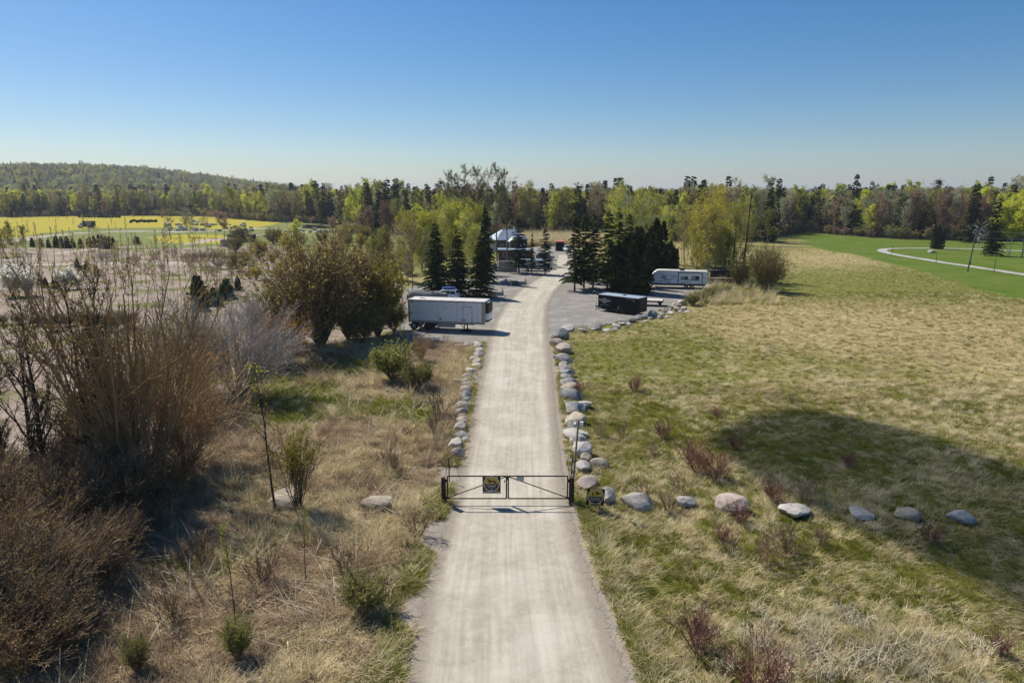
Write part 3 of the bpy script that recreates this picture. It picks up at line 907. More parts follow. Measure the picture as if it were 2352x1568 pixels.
def at_tree(proto, u, v0, v1, label, cat='tree', group=None, wide=1.0, nominal=None, rz=None, tilt=(0, 0), name=None, z=None):
    x, y = spot(u, v0)
    h = rise(u, v0, v1)
    return put_plant(proto, x, y, h / nominal, rnd.uniform(0, 6.28) if rz is None else rz, label, cat, group, wide=wide, tilt=tilt, name=name, z=z)

GRP = 'spruces by the white box trailer'
at_tree(S_DARK[0], 1003, 678, 512, 'broad dark spruce nearest the white car, of the three behind the box trailer', nominal=13)
at_tree(S_DARK[1], 1052, 680, 528, 'middle dark spruce of the three standing behind the white box trailer', nominal=13)
at_tree(S_PAINTED_SUN[0], 1104, 682, 540, 'sunlit-coloured yellowish green spruce beside the driveway behind the white box trailer', nominal=13, wide=1.1)
at_tree(S_DARK[0], 1116, 648, 466, 'tall narrow almost black spruce rising behind the sunlit-coloured spruce', nominal=13, wide=.62)
at_tree(S_BLUE[0], 1192, 627, 500, 'blue-green spruce between the concrete block stack and the white cargo trailer', nominal=12)
at_tree(S_THIN[0], 1222, 628, 532, 'thin sparse spruce in front of the white cargo trailer', nominal=15, wide=.6)
at_tree(S_BLUE[0], 1252, 631, 522, 'bluish spruce with low spreading boughs at the driveway bend', nominal=12, wide=.9, rz=2.2)
for k, (u, v0, v1) in enumerate(((1320, 668, 494), (1341, 662, 489), (1362, 664, 484), (1394, 668, 478), (1418, 664, 480), (1440, 658, 488))):
    at_tree(S_THIN[k % 2], u, v0, v1, 'tall green conifer with bare lower trunk in the clump facing the black cargo trailer', group='tall conifers in the clump by the black trailer', nominal=15, wide=1.0)
at_tree(C_DARK[0], 1458, 672, 524, 'dense rounded near-black cedar directly behind the black cargo trailer', nominal=12)
at_tree(C_DARK[1], 1420, 668, 560, 'low dark cedar filling the foot of the conifer clump', nominal=12, wide=1.1)
at_tree(C_DARK[1], 1503, 640, 502, 'broad dark cedar standing by the nose of the camper', nominal=12, wide=.95)
at_tree(C_DARK[0], 1538, 628, 552, 'small dark cedar behind the camper roof', nominal=12)
for k, (u, v0, v1, w) in enumerate(((1446, 620, 434, 1.0), (1478, 612, 446, 1.0), (1415, 606, 462, .9), (1520, 606, 482, .8))):
    at_tree(T_LIME[k % 2], u, v0, v1, 'bright yellow-green poplar rising behind the dark conifer clump', group='poplars behind the conifer clump', nominal=15, wide=w)
for k, (u, v0, v1, w) in enumerate(((1625, 645, 434, .9), (1604, 640, 468, .9), (1648, 642, 478, .9))):
    at_tree(T_YELL[k % 2], u, v0, v1, ('tallest golden-green birch behind the camper and dark crates', 'shorter golden birch right behind the camper roof', 'shorter golden birch next to the dark leaning dead trunk')[k], nominal=15, wide=w)
at_tree(T_LIME[1], 1692, 640, 470, 'bright lime-green tree among the dead trunks by the dark crates', nominal=15, wide=.75)
for k, (u, v0, v1) in enumerate(((1572, 618, 482), (1548, 606, 474), (1590, 610, 500))):
    at_tree(T_GREY[k % 2], u, v0, v1, 'grey bare-twigged tree standing behind the camper', group='bare trees behind the camper', nominal=12)
at_tree(T_OLIVE[0], 1660, 640, 520, 'olive young tree behind the stacked dark crates', nominal=12)
for k, (u, v0, v1) in enumerate(((1026, 600, 395), (1043, 600, 405), (1071, 598, 391), (1102, 600, 387), (1126, 602, 393), (1142, 600, 388), (1164, 604, 393))):
    at_tree(T_BARE[k % 3], u, v0, v1, 'very tall bare poplar towering over the willows and the house', group='tall bare poplars near the house', nominal=22, wide=.8)
for k, (u, v0, v1, w) in enumerate(((972, 622, 482, 1.), (1002, 618, 468, 1.), (1030, 612, 464, 1.), (1062, 614, 472, .9), (1090, 612, 470, .9), (1080, 630, 500, .9))):
    at_tree(T_WILLOW[0] if k % 2 == 0 else T_LIME[0], u, v0, v1, 'bright yellow-green willow behind the three spruces', group='yellow-green willows below the tall poplars', nominal=13 if k % 2 == 0 else 15, wide=w)
for k, (u, v0, v1) in enumerate(((924, 690, 512), (948, 680, 500), (976, 672, 530), (905, 660, 530))):
    at_tree(T_GREY[k % 2], u, v0, v1, 'thin bare grey tree left of the three spruces', group='thin bare trees by the spruces', nominal=12, wide=.8)
for k, (u, v0, v1) in enumerate(((935, 648, 492), (890, 640, 520), (868, 640, 540))):
    at_tree(T_OLIVE[0] if k else T_YELL[0], u, v0, v1, 'slim olive tree in the hedge beyond the brown bushes' if k else 'slim golden tree beside the thin bare grey trees', group='slim trees beyond the brown bushes' if k else None, nominal=12 if k else 15, wide=.9)

# beyond the fields
for k, (u, v0, v1, w) in enumerate(((844, 548, 478, 1.2), (896, 556, 469, 1.0), (826, 548, 492, 1.0))):
    at_tree(F_PINK[k % 2], u, v0, v1, 'round pinkish brown tree standing free in front of the woods', group='free-standing pinkish trees', nominal=15, wide=w)
for k, (u, v0, v1) in enumerate(((391, 545, 482), (434, 544, 480), (477, 545, 482))):
    at_tree(F_GREY[k % 4], u, v0, v1, 'bare round-headed tree on the yellow flowered grass', group='bare trees on the flowered grass', nominal=17, wide=1.5)
at_tree(F_PINK[1], 518, 540, 489, 'small pinkish tree between the stone pallets and the far wood', nominal=15, wide=1.3)
at_tree(F_PINK[0], 238, 499, 459, 'little pink-brown tree at the back of the yellow field', nominal=15, wide=1.2)
at_tree(F_LIME[0], 22, 500, 448, 'bushy lime-green tree at the back of the yellow field', nominal=16.5, wide=1.4)
at_tree(F_LIME[1], 680, 562, 508, 'vivid yellow-lime tree beside the log heap', nominal=16.5, wide=1.1)
at_tree(F_LIME[2], 925, 556, 478, 'pale lime tree behind the brown bushes', nominal=16.5, wide=.9)
for k, (u, v0, v1) in enumerate(((30, 586, 516), (56, 580, 522), (8, 590, 530))):
    at_tree(F_OLIVE[k % 2], u, v0, v1, 'yellow-olive tree at the edge of the nursery dirt track', group='yellow-olive trees by the dirt track', nominal=16, wide=1.1)

# on the lawn side
at_tree(S_DARK[1], 2278, 587, 452, 'large dark spruce on the lawn beside the white birches', nominal=13, wide=.72)
at_tree(F_SPRUCE[1], 2227, 556, 421, 'very tall spruce rising above the woods behind the lawn', nominal=18, wide=1.2)
at_tree(C_DARK[0], 2152, 571, 514, 'lone dark cedar on a stony mound on the lawn', nominal=12, wide=.75)
at_tree(F_PINK[0], 2160, 551, 440, 'large reddish brown tree at the lawn edge of the woods', nominal=15, wide=.95)
T_BIRCH = P('birch_tree', limb_tree(240, 16, .38, 22, .26, 9, 5, .24, 6, .13, .9, .1, .014, 3, .4, .01), (bark_white, lf_lime))
for k, (u, v0, v1, w) in enumerate(((2316, 588, 452, 1.0), (2345, 590, 440, 1.1), (2375, 592, 435, 1.1))):
    at_tree(T_BIRCH, u, v0, v1, 'white-trunked birch with fresh green leaves on the lawn', group='white birches on the lawn', nominal=16, wide=w)
x, y = spot(2246, 576)
put_plant(P('bare_tree', (limb_tree(243, 9, .25, 9, .34, 4, 3, .1, 0, .12, 1.0, .16, .02, 2)[0],), (bark_white,), ('trunk',)), x, y, 1.0, .4, 'dead white-limbed tree leaning beside the large spruce', 'tree')
x, y = spot(2219, 578)
put_plant(P('sapling', (limb_tree(244, 3, .3, 8, .3, 4, 3, .05, 0, .05, 1.2, .12, .012)[0],), (bark_grey,), ('trunk',)), x, y, 1.0, .4, 'small bare sapling on the lawn inside the path loop', 'tree')
at_tree(F_SPRUCE[0], 1604, 552, 420, 'tall dark spruce towering above the woods beyond the camper', nominal=18, wide=1.25)

# dead trunks beside the dark crates
def snag(u0, v0, u1, v1, r, label, twigs=6):
    x, y = spot(u0, v0); h = rise(u0, v0, v1); s = scale_at(x, y)
    o = empty('dead_trunk', (x, y, tz(x, y)))
    w = Wood(int(u0)); g = w.rng
    top = np.array(((u1 - u0) * s, 0, h))
    p = np.array((0, 0, -.2))
    for i in range(8):
        q = top * (i + 1) / 8 + np.array((g.normal(0, .05), g.normal(0, .05), 0)); w.seg(p, q, r * (1 - .07 * i), r * (1 - .07 * (i + 1))); p = q
    link('trunk', w.mesh('trunk', 6, .01), bark_dark, o)
    w2 = Wood(int(u0) + 1)
    for i in range(twigs):
        f = g.uniform(.25, .95); b = top * f; a = g.uniform(0, 6.28)
        w2.seg(b, b + np.array((math.cos(a), math.sin(a), g.uniform(-.2, .3))) * g.uniform(.5, 1.6), .03, .01)
    link('branch_stubs', w2.mesh('branch_stubs', 3, .01), bark_dark, o)
    tag(o, label, 'dead tree')
snag(1660, 640, 1671, 503, .26, 'dark leaning dead trunk next to the golden birches')
snag(1681, 640, 1683, 527, .28, 'short broken-topped dead trunk between two taller ones', 3)
snag(1704, 645, 1712, 447, .2, 'tallest dead trunk with stubby side branches beside the round bush', 12)

# scrub and trees filling the ground behind the camper and beside the house
for k in range(26):
    u = rnd.uniform(1540, 1800); v = rnd.uniform(556, 606)
    if u > 1725 and v > 585: continue
    kind = k % 4; pr = (F_GREY[k % 4], F_OLIVE[k % 2], F_LIME[k % 3], F_GREY[(k + 1) % 4])[kind]
    x, y = spot(u, v)
    put_plant(pr, x, y, rnd.uniform(.5, .85), rnd.uniform(0, 6), ('bare grey', 'olive', 'lime-green', 'bare grey')[kind] + ' tree in the copse between the camper and the woods', 'tree', ('bare grey', 'olive', 'lime-green', 'bare grey')[kind] + ' trees in the copse beyond the camper')
for k in range(18):
    u = rnd.uniform(900, 1140); v = rnd.uniform(575, 640); x, y = spot(u, v)
    put_plant(F_BUSH[k % 3], x, y, rnd.uniform(.6, 1.0), rnd.uniform(0, 6), ('tan', 'olive', 'pinkish')[k % 3] + ' underbrush among the willows', 'bush', ('tan', 'olive', 'pinkish')[k % 3] + ' underbrush among the willows')
# ================================================================ HEDGE AND BRUSH LEFT OF THE DRIVEWAY
SF = ('stems', 'foliage')
B_TAN = P('brown_bush', vase_shrub(300, 10, .55, 85, 11, 4, .13, 3, .055, 0, .09, .3, .011, .18), (bark_brown, lf_tan), SF)
B_YELL = P('yellow_bush', vase_shrub(301, 7, .70, 60, 10, 4, .13, 4, .04, 0, .09, .25, .010, .2), (bark_brown, lf_yellow), SF)
B_ORANGE = P('orange_bush', vase_shrub(302, 5, .95, 55, 10, 4, .10, 3, .03, 0, .09, .5, .009, .18), (twig_tan, lf_orange), SF)
B_SILVER = P('bare_bush', (vase_shrub(303, 8, .85, 80, 11, 4, .05, 0, .03, .35, .10, .3, .009, .2)[0],), (twig_silver,), ('stems',))
B_RUST = P('rusty_tree', vase_shrub(304, 11.5, .42, 36, 12, 4, .07, 2, .085, 0, .06, .62, .010, .16, 4, .5), (twig_orange, lf_rust), SF)
B_RUST2 = P('rusty_bush', vase_shrub(305, 6, .75, 55, 10, 4, .055, 1, .03, 0, .11, .15, .009, .2), (twig_orange, lf_rust), SF)
B_DARK = P('dark_bush', vase_shrub(306, 4, .95, 75, 9, 4, .045, 1, .024, 0, .14, .1, .008, .22), (twig_tan, lf_rust), SF)
B_DARK2 = P('dark_bush', vase_shrub(307, 3.6, 1.0, 65, 9, 4, .045, 1, .024, 0, .15, .1, .008, .22), (bark_brown, lf_olive), SF)
B_GREEN = P('green_bush', vase_shrub(308, 2.6, .55, 60, 10, 4, .042, 4, .014, 0, .09, .25, .006, .2), (twig_tan, lf_soft), SF)
B_VASE = P('vase_shrub', vase_shrub(309, 5.2, .34, 26, 10, 4, .075, 3, .028, 0, .06, .55, .007, .17, 3, .18), (bark_brown, lf_yellow), SF)
B_OLIVE = P('olive_bush', vase_shrub(310, 7, .85, 75, 11, 4, .12, 3, .035, 0, .10, .2, .011, .2), (bark_brown, lf_olive), SF)
B_ROUND = P('round_bush', vase_shrub(311, 7.5, 1.0, 120, 12, 4, .10, 2, .035, 0, .10, .2, .011, .18), (twig_tan, lf_olive), SF)
B_RED = [P('dogwood_shrub', (vase_shrub(312 + i, 1.5, .62, 24, 7, 3, .03, 0, .012, 0, .12, .3, .006, .2)[0],), (twig_red,), ('stems',)) for i in range(3)]
B_BROWN = [P('twiggy_shrub', (vase_shrub(316 + i, 1.5, .6, 16, 6, 3, .03, 0, .012, 0, .13, .3, .006, .2)[0],), (twig_tan,), ('stems',)) for i in range(2)]
B_WHITE = [P('blossom_shrub', vase_shrub(320 + i, 5, .36, 30, 9, 4, .12, 6, .03, 0, .07, .1, .01, .16), (bark_grey, lf_white), SF) for i in range(2)]
B_CREAM = P('blossom_shrub', vase_shrub(323, 3, .5, 26, 8, 4, .11, 5, .025, 0, .08, .2, .01, .18), (bark_grey, lf_cream), SF)
T_BARE2 = [P('bare_tree', limb_tree(330 + i, 11, .2, 16, .27, 9, 6, .06, 1, .24, 1.5, .09, .011, 2, .12, 0, .7, 5), (bark_dark, lf_tan)) for i in range(2)]
T_SAP = [P('sapling', limb_tree(334 + i, 7, .5, 12, .17, 5, 3, .06, 2, .065, 1.6, .09, .006, 1, .06), (bark_dark, lf_lime)) for i in range(2)]

def shrub(proto, u, v0, v1, label, nominal, wide=1.0, group=None, cat='bush', tilt=(0, 0), rz=None, name=None):
    return at_tree(proto, u, v0, v1, label, cat, group, wide, nominal, rz, tilt, name)

shrub(B_TAN, 738, 800, 545, 'tallest tan-brown budding bush with a dark trunk beside the reedy ditch', 10)
shrub(B_TAN, 800, 775, 572, 'tan-brown bush between the tallest brown bush and the yellow bush', 10, 1.0, rz=2)
shrub(B_OLIVE, 664, 790, 630, 'olive-brown low bush at the foot of the tallest brown bush', 7, .9)
shrub(B_YELL, 868, 768, 584, 'yellow-green bush next to the rear of the white box trailer', 7, .9)
shrub(B_OLIVE, 905, 760, 690, 'dark olive scrub crowding the box trailer wheels', 7, 1.0)
shrub(B_OLIVE, 830, 790, 690, 'shady olive scrub under the yellow bush', 7, 1.1)
shrub(B_ORANGE, 662, 842, 716, 'orange-leaved rounded bush at the end of the silvery twigs', 5, .95)
shrub(B_SILVER, 545, 915, 690, 'bare silvery-grey bush leaning over the ditch', 8, 1.1, rz=0.0)
shrub(B_SILVER, 470, 905, 665, 'upright grey bare bush behind the leaning silvery one', 8, .9, rz=2.4)
shrub(B_RUST, 325, 1120, 592, 'big rusty multi-stemmed tree dominating the hedge', 11.5, 1.0, cat='tree')
shrub(B_RUST2, 430, 1075, 800, 'rusty brown bush at the right foot of the big rusty tree', 6, 1.0)
shrub(B_RUST2, 255, 1090, 830, 'rusty brown bush at the left foot of the big rusty tree', 6, .9, rz=1.5)
shrub(B_RUST2, 410, 960, 720, 'rusty bush behind the big rusty tree towards the dirt field', 6, 1.0, rz=3.5)
at_tree(T_BARE2[0], 190, 1125, 640, 'bare dark forked tree beside the big rusty tree', nominal=11, wide=1.0)
at_tree(T_BARE2[1], 95, 1150, 690, 'bare dark tree at the outer end of the hedge', nominal=11, wide=1.0)
at_tree(T_BARE2[0], 12, 1130, 760, 'small bare dark tree growing out of the brambles', nominal=11, wide=1.0, rz=2)
for k, (u, v0, v1, pr) in enumerate(((60, 1290, 1090, B_DARK), (150, 1240, 1040, B_DARK2), (235, 1190, 1000, B_DARK), (335, 1180, 1020, B_DARK2), (110, 1400, 1190, B_DARK), (30, 1470, 1230, B_DARK2), (215, 1330, 1160, B_DARK), (20, 1200, 1000, B_DARK), (290, 1250, 1120, B_DARK2), (60, 1540, 1340, B_DARK), (180, 1120, 940, B_DARK2), (380, 1130, 980, B_DARK), (150, 1480, 1330, B_DARK2), (-40, 1380, 1150, B_DARK), (-60, 1250, 1030, B_DARK))):
    shrub(pr, u, v0, v1, 'dark reddish brown bramble thicket below the bare trees' if pr is B_DARK else 'dark olive thicket below the bare trees', 4 if pr is B_DARK else 3.6, 1.15, 'reddish brambles below the bare trees' if pr is B_DARK else 'olive thickets below the bare trees')
shrub(B_SILVER, 590, 800, 660, 'thin grey twiggy bush behind the orange bush', 8, .8, rz=1)
at_tree(C_DARK[1], 178, 1040, 925, 'dark juniper under the bare forked tree', nominal=12, wide=1.1)
at_tree(T_SAP[0], 632, 1168, 838, 'tall thin dark-stemmed sapling in the reeds', nominal=7)
shrub(B_VASE, 684, 1162, 985, 'vase-shaped yellow-tipped shrub beside the tall thin sapling', 5.2)
at_tree(T_SAP[1], 702, 1330, 1150, 'thin twin-stemmed sapling in the dry grass', nominal=7, wide=.8)
at_tree(T_SAP[1], 541, 1420, 1180, 'bare whip-like sapling among fallen canes', nominal=7, wide=.6, rz=2)
at_tree(T_SAP[0], 938, 895, 735, 'very thin sapling in front of the box trailer wheels', nominal=7, wide=.7)
for u, v0, v1, w, lb in ((835, 1402, 1305, 1.25, 'fresh green shrub in the dry grass closest to the driveway edge'), (903, 872, 786, 1.3, 'taller fresh green shrub near the box trailer'), (955, 894, 825, 1.3, 'low fresh green shrub near the roadside boulders'), (545, 1500, 1400, .7, 'small green shrub at the foot of the whip-like sapling'), (318, 1540, 1455, .8, 'small yellow-green shrub among the fallen canes')):
    shrub(B_GREEN, u, v0, v1, lb, 2.6, w)
shrub(B_RUST2, 968, 832, 765, 'brown twiggy shrub by the gravel in front of the box trailer', 6, .6)
for u, v0, v1 in ((470, 1290, 1200), (800, 1320, 1230), (960, 1230, 1150), (1000, 1000, 930), (1010, 960, 890), (900, 1080, 1010), (390, 1420, 1320), (600, 1330, 1240)):
    shrub(B_BROWN[0], u, v0, v1, 'dry brown twiggy shrub standing in the flattened reeds', 1.5, 1.1, 'dry twiggy shrubs in the reeds')

# bushes beside the yard
shrub(B_ROUND, 1758, 668, 556, 'large rounded olive-brown bush at the corner of the meadow', 7.5, .72)
shrub(B_OLIVE, 1700, 655, 590, 'low grey-green scrub between the dark crates and the round bush', 7, .9)
for u, v0, v1 in ((1590, 700, 672), (1612, 690, 664), (1632, 678, 656), (1650, 674, 654), (1668, 668, 650)):
    shrub(B_GREEN, u, v0, v1, 'low bright green weeds at the back corner of the yard', 2.6, 1.6, 'green weeds at the yard corner', 'weeds')

# ---------------------------------------------------------------- meadow shrubs
RED = [(1522, 1002, 956), (1603, 1082, 1000), (1780, 1156, 1096), (1606, 1488, 1378), (1742, 1590, 1440), (2136, 1246, 1195), (2288, 1502, 1440), (1700, 1200, 1150), (1458, 895, 853), (1640, 1100, 1030)]
BRN = [(1425, 995, 958), (1378, 1000, 958), (1648, 956, 922), (1480, 1150, 1092), (1536, 1168, 1105), (1846, 1156, 1092), (1676, 1262, 1205), (1760, 1290, 1190), (1812, 1270, 1185), (1886, 1246, 1190), (1590, 1052, 1010), (1330, 905, 868), (1500, 1040, 1004), (1690, 1030, 990), (1950, 1070, 1030), (1560, 1130, 1075), (1655, 1235, 1190), (1820, 930, 905)]
for u, v0, v1 in RED:
    shrub(rnd.choice(B_RED), u, v0, v1, 'leafless red-twigged shrub standing in the meadow grass', 1.5, 1.05, 'red-twigged shrubs in the meadow', 'shrub')
for u, v0, v1 in BRN:
    shrub(rnd.choice(B_BROWN + B_RED[:1]), u, v0, v1, 'leafless brown-twigged shrub standing in the meadow grass', 1.5, 1.05, 'brown-twigged shrubs in the meadow', 'shrub')

# ================================================================ TREE NURSERY
for u, v0, v1, lb in ((30, 680, 606, 'large white-blossoming shrub at the near end of the nursery'), (66, 678, 612, 'white-blossoming shrub beside the largest one'), (150, 664, 612, 'smaller white-blossoming shrub by the young spruces'), (178, 662, 628, 'last and lowest white-blossoming shrub of the row')):
    shrub(B_WHITE[int(u) % 2], u, v0, v1, lb, 5, 1.25)
for u, v0, v1 in ((505, 616, 592), (528, 616, 594), (545, 615, 590)):
    shrub(B_CREAM, u, v0, v1, 'cream-blossoming shrub with burlap root ball on the dirt', 3, 1.3, 'cream-blossoming shrubs on the dirt')
N_PINE = P('pine_tree', spruce(340, 4, 2.8, 13, 9, .30, 1.0, .04, .05, .3, 1.3), (bark_brown, lf_pine))
N_CED = P('cedar_tree', cedar(341, 3.4, 1.0, 700, .22, .03, .3), (bark_brown, lf_cedar_dark))
N_SPR = P('young_spruce', spruce(342, 3, 1.9, 12, 8, .24, 1.0, .04, .2, .3, 1.3), (bark_brown, lf_spruce))
for u, v0, v1 in ((456, 684, 628), (474, 700, 660), (492, 692, 656), (512, 686, 648), (522, 682, 634), (462, 712, 668), (500, 702, 668)):
    at_tree(N_PINE, u, v0, v1, 'bushy bright green young pine in the clump on the dirt field', group='young pines on the dirt field', nominal=4, wide=1.2)
at_tree(N_SPR, 547, 664, 632, 'single small dark evergreen beside the pine clump', nominal=3)
for u, v0, v1 in ((208, 568, 543), (218, 568, 541), (228, 570, 539), (236, 570, 540), (244, 571, 541), (253, 571, 542), (261, 571, 544), (202, 566, 546)):
    at_tree(N_CED, u, v0, v1, 'columnar dark cedar in the short row on the nursery grass', group='columnar cedars in the nursery row', nominal=3.4, wide=1.2)
for u, v0, v1 in ((75, 566, 544), (95, 567, 546), (112, 568, 548), (130, 568, 540), (142, 569, 543), (155, 569, 541), (168, 568, 545), (186, 569, 546), (106, 660, 636), (128, 662, 632), (92, 650, 626), (200, 618, 596), (52, 618, 600), (20, 620, 602), (178, 614, 592), (312, 560, 540), (318, 560, 542), (222, 632, 606)):
    at_tree(N_SPR, u, v0, v1, 'small conical young spruce growing in the nursery', group='young spruces in the nursery', nominal=3, wide=1.0)
N_SAP = [P('nursery_sapling', limb_tree(350 + i, 5.5, .32, 10, .17, 6, 3, .075, 2, .055, 1.8, .08, .014, 1, .12), (bark_grey, m)) for i, m in enumerate((lf_tan, lf_tan, lf_pink, lf_yellow))]
NS_LABEL = [('thin young sapling with pale tan buds in the nursery rows', 'tan-budded nursery saplings'), ('thin young sapling with sparse dull buds in the nursery rows', 'dull-budded nursery saplings'), ('thin young sapling with pinkish buds in the nursery rows', 'pink-budded nursery saplings'), ('thin young sapling with yellow leaves in the nursery rows', 'yellow-leaved nursery saplings')]
for k in range(300):
    r_ = k % 9
    v = 560 + 13 * r_ + rnd.uniform(-3, 3) + (8 if r_ > 5 else 0)
    u = rnd.uniform(-20, 640 + 10 * r_)
    if r_ > 6 and u < 180: continue
    j = rnd.choices((0, 1, 2, 3), ((3, 3, 3, 1) if u < 330 else (3, 3, 2, 2)))[0]
    x, y = spot(u, v)
    put_plant(N_SAP[j], x, y, rnd.uniform(.6, 1.15), rnd.uniform(0, 6), NS_LABEL[j][0], 'tree', NS_LABEL[j][1], wide=rnd.uniform(.8, 1.2))
for k in range(34):   # yellow field saplings
    x, y = spot(rnd.uniform(0, 330), rnd.uniform(500, 556))
    put_plant(N_SAP[k % 3], x, y, rnd.uniform(.7, 1.3), rnd.uniform(0, 6), 'bare thin sapling standing among the yellow flowers', 'tree', 'saplings among the yellow flowers')
N_WHITE = P('white_stemmed_shrub', (vase_shrub(360, 3.2, .5, 16, 5, 3, .05, 0, .03, 0, .08, .3, .014, .2)[0],), (bark_white,), ('stems',))
for u in (226, 236, 246, 256, 266):
    shrub(N_WHITE, u, 598, 574, 'leafless white-stemmed shrub in the row on the dirt track', 3.2, 1.0, 'white-stemmed shrubs on the dirt track')
for k in range(16):
    u = 430 + k * 8 + rnd.uniform(-3, 3)
    shrub(B_BROWN[k % 2], u, 598 + rnd.uniform(-2, 3), 574 + rnd.uniform(-4, 4), 'bare pinkish shrub heeled into the earth bank', 1.5, 1.0, 'bare shrubs on the earth bank')
for k in range(15):
    u = 320 + k * 19 + rnd.uniform(-6, 6); v = rnd.uniform(585, 640)
    shrub(B_BROWN[k % 2], u, v, v - rnd.uniform(22, 34), 'bare brown shrub dotted over the dirt field', 1.5, .9, 'bare shrubs on the dirt field')
for k in range(48):
    u = rnd.uniform(540, 935); v = rnd.uniform(552, 645)
    pr = (B_OLIVE, B_RUST2, B_YELL)[k % 3]
    shrub(pr, u, v, v - rnd.uniform(24, 46), ('olive bush', 'brownish bush', 'yellow-green bush')[k % 3] + ' in the scrub between the nursery and the willows', (7, 6, 7)[k % 3], 1.0, ('olive', 'brownish', 'yellow-green')[k % 3] + ' bushes in the scrub')
for k in range(9):   # clipped low hedge plants along the dirt track
    u = 15 + k * 34 + rnd.uniform(-8, 8)
    x, y = spot(u, 755 + rnd.uniform(-8, 8))
    shrub(B_DARK2, u, 748 + rnd.uniform(-10, 14), 712 + rnd.uniform(-8, 8), 'low dark evergreen shrub row lying on the dirt field', 3.6, 1.2, 'low dark shrubs on the dirt field')

# ================================================================ GRASS, STRAW AND REEDS
straw_mat = leafy('dry_straw', (.56, .46, .25), (.74, .64, .41), .4, .9, .3)
straw_brown = leafy('dry_brown_reed', (.33, .235, .15), (.52, .40, .26), .35, .9, .3)
green_mat = leafy('meadow_blade', (.20, .215, .03), (.35, .335, .075), .5, .35, .3)
lush_mat = leafy('verge_blade', (.23, .25, .03), (.37, .375, .07), .45, .5, .25)
cane_mat = leafy('pale_cane', (.42, .36, .25), (.58, .51, .37), .15, 1.0, .2)

def tuft(seed, n, length, width, lie, spread, bend=.5):
    """bent blades; lie 0 upright .. 1 flat"""
    g = np.random.default_rng(seed)
    a = g.uniform(0, 6.283, n); r = np.sqrt(g.uniform(0, 1, n)) * spread
    base = np.stack([np.cos(a) * r, np.sin(a) * r, np.full(n, -.02)], 1)
    az = g.uniform(0, 6.283, n) if lie < .7 else g.normal(0, .8, n)
    L = length * g.uniform(.5, 1.2, n)
    el = np.clip(g.normal(1.35 * (1 - lie) + .12, .22, n), .04, 1.5)
    d1 = np.stack([np.cos(az) * np.cos(el), np.sin(az) * np.cos(el), np.sin(el)], 1)
    el2 = el - bend * g.uniform(.4, 1.3, n)
    d2 = np.stack([np.cos(az) * np.cos(el2), np.sin(az) * np.cos(el2), np.sin(el2)], 1)
    side = np.stack([-np.sin(az), np.cos(az), np.zeros(n)], 1) * (width * g.uniform(.6, 1.3, n))[:, None] * .5
    m = base + d1 * L[:, None] * .55; t = m + d2 * L[:, None] * .5
    V = np.stack([base - side, base + side, m + side * .8, m - side * .8, t + side * .25, t - side * .25], 1).reshape(-1, 3)
    V[:, 2] = np.maximum(V[:, 2], -.03)
    o = np.arange(n)[:, None] * 6
    return mesh_np('tuft', V, np.concatenate([o + [0, 1, 2, 3], o + [3, 2, 4, 5]]))

def tsrc(me, m):
    me.materials.append(m); return source('tuft', me)
SRC = [tsrc(tuft(1, 46, .60, .022, .86, .40, .2), straw_mat), tsrc(tuft(2, 40, .75, .022, .75, .35, .35), straw_mat),
       tsrc(tuft(3, 44, .60, .022, .62, .30, .5), straw_brown), tsrc(tuft(4, 40, .34, .018, .25, .22, .6), green_mat),
       tsrc(tuft(5, 50, .22, .02, .30, .30, .7), green_mat), tsrc(tuft(6, 56, .30, .024, .15, .28, .7), lush_mat),
       tsrc(tuft(7, 9, 2.0, .035, .93, .8, .1), cane_mat), tsrc(tuft(8, 30, 1.5, .03, .22, .35, .35), straw_brown),
       tsrc(tuft(9, 22, 1.1, .045, .25, .5, 1.2), cane_mat), tsrc(tuft(10, 34, 1.25, .02, .28, .3, .3), straw_mat)]
gr = np.random.default_rng(12)

def meadow_green(x, y):
    g = np.full_like(x, .62) + (fbm(x, y, 34, 21) - .5) * .5
    for u, v, ru, rv, k in MEADOW_TINT:
        cx, cy = spot(u, v); s = scale_at(cx, cy); ry = abs(spot(u, v - rv)[1] - spot(u, v + rv)[1]) / 2
        g = g + k * np.exp(-((x - cx) / (ru * s)) ** 2 - ((y - cy) / ry) ** 2)
    return g

def sow(name, x, y, pick, smin, smax, label, cat, align=None):
    keep = (~inpoly(ROAD_POLY, x, y)) & (np.abs(x) < y * .82 + 6)
    x, y, pick = x[keep], y[keep], pick[keep]
    n = len(x); s = gr.uniform(smin, smax, n)
    z = terrain(x, y)
    rz = gr.uniform(0, 6.283, n) if align is None else align(x, y) + gr.normal(0, .5, n)
    pts = np.stack([x, y, z], 1); rot = np.stack([gr.normal(0, .08, n), gr.normal(0, .08, n), rz], 1)
    scl = np.stack([s, s, s * gr.uniform(.8, 1.25, n)], 1)
    return scatter(name, pts, rot, scl, pick, SRC[::-1], label, cat)

NSRC = len(SRC)
ALIGN = lambda x, y: fbm(x, y, 7, 55) * 9.0
